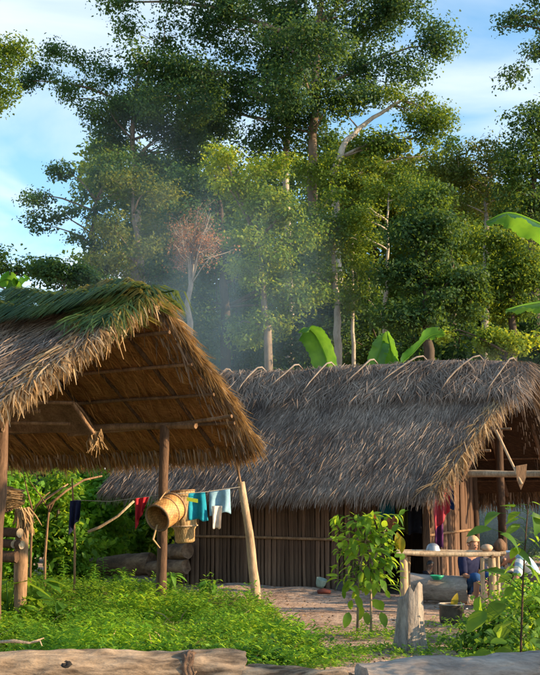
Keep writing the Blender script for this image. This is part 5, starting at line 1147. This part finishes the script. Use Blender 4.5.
# ------------------------------------------------------------------ people
def skin_mesh(name, J, E, Rd, root, mat, parent, sub=2, origin=Vector()):
    names = list(J); ix = {n_: i for i, n_ in enumerate(names)}
    bm = bmesh.new(); ly = bm.verts.layers.skin.verify()
    vs_ = []
    for n_ in names:
        v = bm.verts.new(J[n_] - origin); r = Rd[n_]; r = r if isinstance(r, tuple) else (r, r); v[ly].radius = r; v[ly].use_root = (n_ == root); vs_.append(v)
    for a, b in E: bm.edges.new((vs_[ix[a]], vs_[ix[b]]))
    me = bpy.data.meshes.new(name); bm.to_mesh(me); bm.free()
    o = bpy.data.objects.new(name, me); col.objects.link(o)
    m1 = o.modifiers.new('skin', 'SKIN'); m1.use_smooth_shade = True
    m2 = o.modifiers.new('sub', 'SUBSURF'); m2.levels = sub; m2.render_levels = sub
    dg = bpy.context.evaluated_depsgraph_get(); dg.update(); me2 = bpy.data.meshes.new_from_object(o.evaluated_get(dg)); o.modifiers.clear(); o.data = me2; me2.name = name
    me2.materials.clear(); me2.materials.append(mat); me2.polygons.foreach_set('use_smooth', [True] * len(me2.polygons))
    WLOC[o.name] = Vector(origin)
    if parent: o.parent = parent; o.location = origin - WLOC[parent.name]
    else: o.location = origin
    return o
def person(base, face, pose, label, skinc, shirt, trou, hairc, sc=1.0, hat=None, stripes=False):
    """pose: joint dict in local metres, x forward, y left, z up"""
    rot = Matrix.Rotation(face, 3, 'Z')
    def W(p): return Vector(base) + rot @ (Vector(p) * sc)
    J = {}; E = []; Rd = {}
    def jt(n_, p, r, prev=None):
        J[n_] = W(p); Rd[n_] = tuple(q * sc for q in r) if isinstance(r, tuple) else r * sc
        if prev: E.append((prev, n_))
    P = pose
    jt('hip', P['hip'], (.15, .12)); sp_, ch, nk, hd = [Vector(P[k]) for k in ('spine', 'chest', 'neck', 'head')]
    jt('spine', sp_, (.135, .11), 'hip'); jt('chest', ch, (.155, .115), 'spine'); jt('neck', nk, .052, 'chest')
    hv = (hd - nk).normalized(); jt('jaw', nk.lerp(hd, .45) + Vector(P.get('look', (.02, 0, 0))), (.066, .072), 'neck'); jt('head', hd, (.085, .098), 'jaw'); jt('crown', hd + hv * .085, (.055, .065), 'head')
    for s, nm in ((1, 'l'), (-1, 'r')):
        sh_ = ch + Vector(P.get('shoff', (0, 0, .07))) + Vector((0, s * .165, 0)); jt('sh' + nm, sh_, .062, 'chest')
        el = Vector(P['elbow' + nm]); wr = Vector(P['wrist' + nm]); jt('el' + nm, el, .042, 'sh' + nm); jt('wr' + nm, wr, .028, 'el' + nm)
        dv = (wr - el).normalized(); pm = wr + dv * .06; sd2 = dv.cross(Vector((0, 0, 1))); sd2 = sd2.normalized() if sd2.length > .1 else Vector((0, 1, 0))
        jt('pm' + nm, pm, (.034, .018), 'wr' + nm)
        for k, (o_, l_) in enumerate(((-.028, .062), (-.010, .075), (.010, .070), (.027, .052))):
            k0 = pm + dv * .035 + sd2 * o_; jt('f%d' % k + nm, k0, .0095, 'pm' + nm); jt('g%d' % k + nm, k0 + dv * l_ * .5 - Vector((0, 0, .008)), .009, 'f%d' % k + nm); jt('h%d' % k + nm, k0 + dv * l_ * .85 - Vector((0, 0, .03)), .007, 'g%d' % k + nm)
        t0 = wr + dv * .03 + sd2 * s * .03; jt('t0' + nm, t0, .011, 'wr' + nm); jt('t1' + nm, t0 + dv * .04 + sd2 * s * .025, .009, 't0' + nm)
        jt('hj' + nm, Vector(P['hip']) + Vector((.02, s * .09, -.01)), .085, 'hip'); kn = Vector(P['knee' + nm]); an = Vector(P['ankle' + nm])
        jt('kn' + nm, kn, .06, 'hj' + nm); jt('ca' + nm, kn.lerp(an, .35), .055, 'kn' + nm); jt('an' + nm, an, .036, 'ca' + nm)
        jt('ft' + nm, an + Vector((.09, 0, -.035)), (.038, .028), 'an' + nm); jt('to' + nm, an + Vector((.17, 0, -.045)), (.034, .018), 'ft' + nm)
    root = thing('person', base, label, 'person', None)
    body = skin_mesh('body', J, E, Rd, 'hip', skinc, root, 1, Vector(base))
    def sub(name, keys, grow, mat, rootk):
        Jk = {k: J[k] for k in keys}; Ek = [e for e in E if e[0] in Jk and e[1] in Jk]
        Rk = {k: (tuple(q + grow * sc for q in Rd[k]) if isinstance(Rd[k], tuple) else Rd[k] + grow * sc) for k in keys}
        return skin_mesh(name, Jk, Ek, Rk, rootk, mat, root, 2, Vector(base))
    sub('shirt', ['hip', 'spine', 'chest', 'shl', 'shr', 'ell', 'elr'], .022, shirt, 'chest')
    sub('trousers', ['hip', 'hjl', 'hjr', 'knl', 'knr', 'cal', 'car'], .026, trou, 'hip')
    hw = W(hd); hvw = (rot @ hv).normalized(); fw = (rot @ Vector(P.get('gaze', (1, 0, 0)))).normalized(); fw = (fw - hvw * fw.dot(hvw)).normalized(); lw = hvw.cross(fw)
    # hair cap: upper and rear shell of the head
    V = []; Fs = []; nu, nv = 18, 8
    for j in range(nv + 1):
        for i in range(nu):
            an = 6.2832 * i / nu; cf = math.cos(an); lim = 1.15 if cf > .3 else (1.9 if cf < -.2 else 1.5); th = lim * j / nv
            rr = .106 * sc * (1 + .08 * mnoise.noise((i * .9, j * .9, base[0]))); V.append(hw + hvw * .015 * sc + (hvw * math.cos(th) * 1.12 + (fw * math.cos(an) + lw * math.sin(an)) * math.sin(th)) * rr)
    Fs = [(j * nu + i, j * nu + (i + 1) % nu, (j + 1) * nu + (i + 1) % nu, (j + 1) * nu + i) for j in range(nv) for i in range(nu)]
    MB().add(V, Fs).build('hair' if not hat else 'cap', hairc if not hat else hat, root, True)
    eye = plain('eye', (.02, .015, .012), .3); lip = plain('lip', (.30, .10, .08), .6)
    for s in (-1, 1):
        MB().lathe(hw + fw * .090 * sc + lw * s * .034 * sc - hvw * .005 * sc, [(.002, .012 * sc), (.010 * sc, .008 * sc), (.012 * sc, 0)], 8, fw).build('eye', eye, root, True)
        MB().lathe(hw + lw * s * .088 * sc - hvw * .02 * sc, [(.002, .016 * sc), (.02 * sc, .012 * sc), (.026 * sc, 0)], 8, lw * s).build('ear', skinc, root, True)
    MB().lathe(hw + fw * .088 * sc - hvw * .035 * sc, [(.002, .026 * sc), (.010 * sc, .016 * sc), (.017 * sc, 0)], 8, fw - hvw * .3).build('nose', skinc, root, True)
    MB().tube([hw + fw * .084 * sc - hvw * .068 * sc + lw * s * .022 * sc for s in (-1, 0, 1)], .007 * sc, 5, 0).build('mouth', lip, root, True)
    return root
skin_t = plain('skin_tan', (.38, .19, .12), .55, .35, nscale=5, var=.1); skin_d = plain('skin_brown', (.16, .085, .055), .55, .35, nscale=5, var=.1)
hair_b = plain('hair_black', (.012, .010, .009), .5, .4)
cap_t = plain('cap_tan', (.50, .32, .18), .9, .1, nscale=20, var=.15, bump=.3)
sit = dict(hip=(0, 0, .30), spine=(.03, 0, .47), chest=(.08, 0, .64), neck=(.12, 0, .79), head=(.16, 0, .95), look=(.03, 0, 0), gaze=(1, 0, -.3), elbowl=(.20, .24, .45), wristl=(.40, .12, .42), elbowr=(.20, -.24, .45), wristr=(.40, -.10, .40),
           kneel=(.40, .14, .46), kneer=(.40, -.14, .46), anklel=(.36, .15, .07), ankler=(.36, -.15, .07))
b = at(468, 596, 16.9); b.z = gz(b.x, b.y)
person(b, R(-60), sit, 'person in tan cap and navy clothes sitting behind the pole table', skin_t, C_['navy'], C_['blue'], hair_b, 1.0, hat=cap_t)
st = thing('stool', b, 'low wooden stool under the person in the tan cap', 'stool')
MB().box(b + Z * .16, Vector((.17, 0, 0)), Vector((0, .15, 0)), Z * .018).build('seat', M['pole_pale'], st)
for sx in (-1, 1):
    for sy in (-1, 1): tubeo('leg', [b + Vector((sx * .15, sy * .13, -.02)), b + Vector((sx * .12, sy * .11, .142))], .016, M['pole_pale'], st)
b = at(426, 590, 17.7); b.z = gz(b.x, b.y) - .02
sitc = dict(sit); person(b, R(-35), sitc, 'child in dark clothes sitting low behind the grey log', skin_d, C_['black'], C_['black'], hair_b, .55 * 1.05)
# stooping person in a striped shirt at the right edge
def stripe_mat():
    m, nt, o = new_mat('striped_shirt'); t = nt.nodes.new('ShaderNodeTexCoord'); w = nt.nodes.new('ShaderNodeTexWave'); w.inputs['Scale'].default_value = 3.2; w.bands_direction = 'DIAGONAL'; w.inputs['Distortion'].default_value = .6
    nt.links.new(t.outputs['Object'], w.inputs[0]); c = ramp(nt, w.outputs[0], [(.45, (.72, .74, .74)), (.62, (.22, .36, .48))])
    p = nt.nodes.new('ShaderNodeBsdfPrincipled'); p.inputs['Roughness'].default_value = .85; nt.links.new(c, p.inputs[0]); nt.links.new(p.outputs[0], o.inputs[0]); return m
bend = dict(hip=(-.10, 0, .36), spine=(-.02, 0, .56), chest=(.16, 0, .70), neck=(.31, 0, .72), head=(.44, 0, .68), look=(.0, 0, -.03), gaze=(.3, 0, -1), shoff=(.04, 0, .03), elbowl=(.34, .24, .46), wristl=(.48, .14, .25), elbowr=(.34, -.24, .46), wristr=(.48, -.12, .24),
            kneel=(.26, .17, .46), kneer=(.26, -.17, .46), anklel=(.04, .16, .07), ankler=(.04, -.16, .07))
b = at(529, 600, 15.9); b.z = gz(b.x, b.y)
person(b, R(200), bend, 'squatting person in a pale striped shirt and dark trousers at right', skin_t, stripe_mat(), C_['black'], hair_b, 1.12)

# ------------------------------------------------------------------ smoke and haze
def smoke(name, c, rx, ry, rz, dens, label, scale=.5, seed=0, colr=(.50, .76, 1.0)):
    bm = bmesh.new(); bmesh.ops.create_icosphere(bm, subdivisions=4, radius=1)
    for v in bm.verts: v.co = Vector((v.co.x * rx, v.co.y * ry, v.co.z * rz)) * (1 + .12 * mnoise.noise(v.co * 1.5 + Vector((seed, 0, 0))))
    me = bpy.data.meshes.new(name); bm.to_mesh(me); bm.free()
    m, nt, o = new_mat(name + '_volume'); tc_ = nt.nodes.new('ShaderNodeTexCoord')
    mp = nt.nodes.new('ShaderNodeMapping'); mp.inputs['Scale'].default_value = (1 / rx, 1 / ry, 1 / rz); nt.links.new(tc_.outputs['Object'], mp.inputs[0])
    ln = nt.nodes.new('ShaderNodeVectorMath'); ln.operation = 'LENGTH'; nt.links.new(mp.outputs[0], ln.inputs[0])
    fo = nt.nodes.new('ShaderNodeMapRange'); fo.inputs[1].default_value = .15; fo.inputs[2].default_value = .95; fo.inputs[3].default_value = 1; fo.inputs[4].default_value = 0; fo.interpolation_type = 'SMOOTHSTEP'; nt.links.new(ln.outputs['Value'], fo.inputs[0])
    nz = noise(nt, scale, 3, .55, ((1, 1, .6), (0, .3, 0)), 'Object', 1.0)
    mr = nt.nodes.new('ShaderNodeMapRange'); mr.inputs[1].default_value = .28; mr.inputs[2].default_value = .8; nt.links.new(nz, mr.inputs[0])
    mu = nt.nodes.new('ShaderNodeMath'); mu.operation = 'MULTIPLY'; nt.links.new(fo.outputs[0], mu.inputs[0]); nt.links.new(mr.outputs[0], mu.inputs[1])
    m2 = nt.nodes.new('ShaderNodeMath'); m2.operation = 'MULTIPLY'; m2.inputs[1].default_value = dens; nt.links.new(mu.outputs[0], m2.inputs[0])
    pv = nt.nodes.new('ShaderNodeVolumePrincipled'); pv.inputs['Color'].default_value = (*colr, 1); pv.inputs['Anisotropy'].default_value = .1; nt.links.new(m2.outputs[0], pv.inputs['Density']); nt.links.new(pv.outputs[0], o.inputs['Volume'])
    me.materials.append(m); ob = link(name, me, None, c); return tag(ob, label, kind='stuff')
c = at(218, 300, 28); smoke('smoke', c, 5.0, 2.4, 5.2, .125, 'thin blue cooking smoke rising behind the hut left end', .55, 2)
c = at(505, 420, 26.5); c2 = at(140, 200, 36); smoke('smoke', c2, 6.5, 3.0, 6.0, .035, 'faint blue smoke haze before the left forest trees', .25, 9)
smoke('smoke', Vector((c.x, c.y, 2.8)), 3.0, 2.0, 3.6, .30, 'blue smoke drifting behind the open right end of the hut', .5, 6)
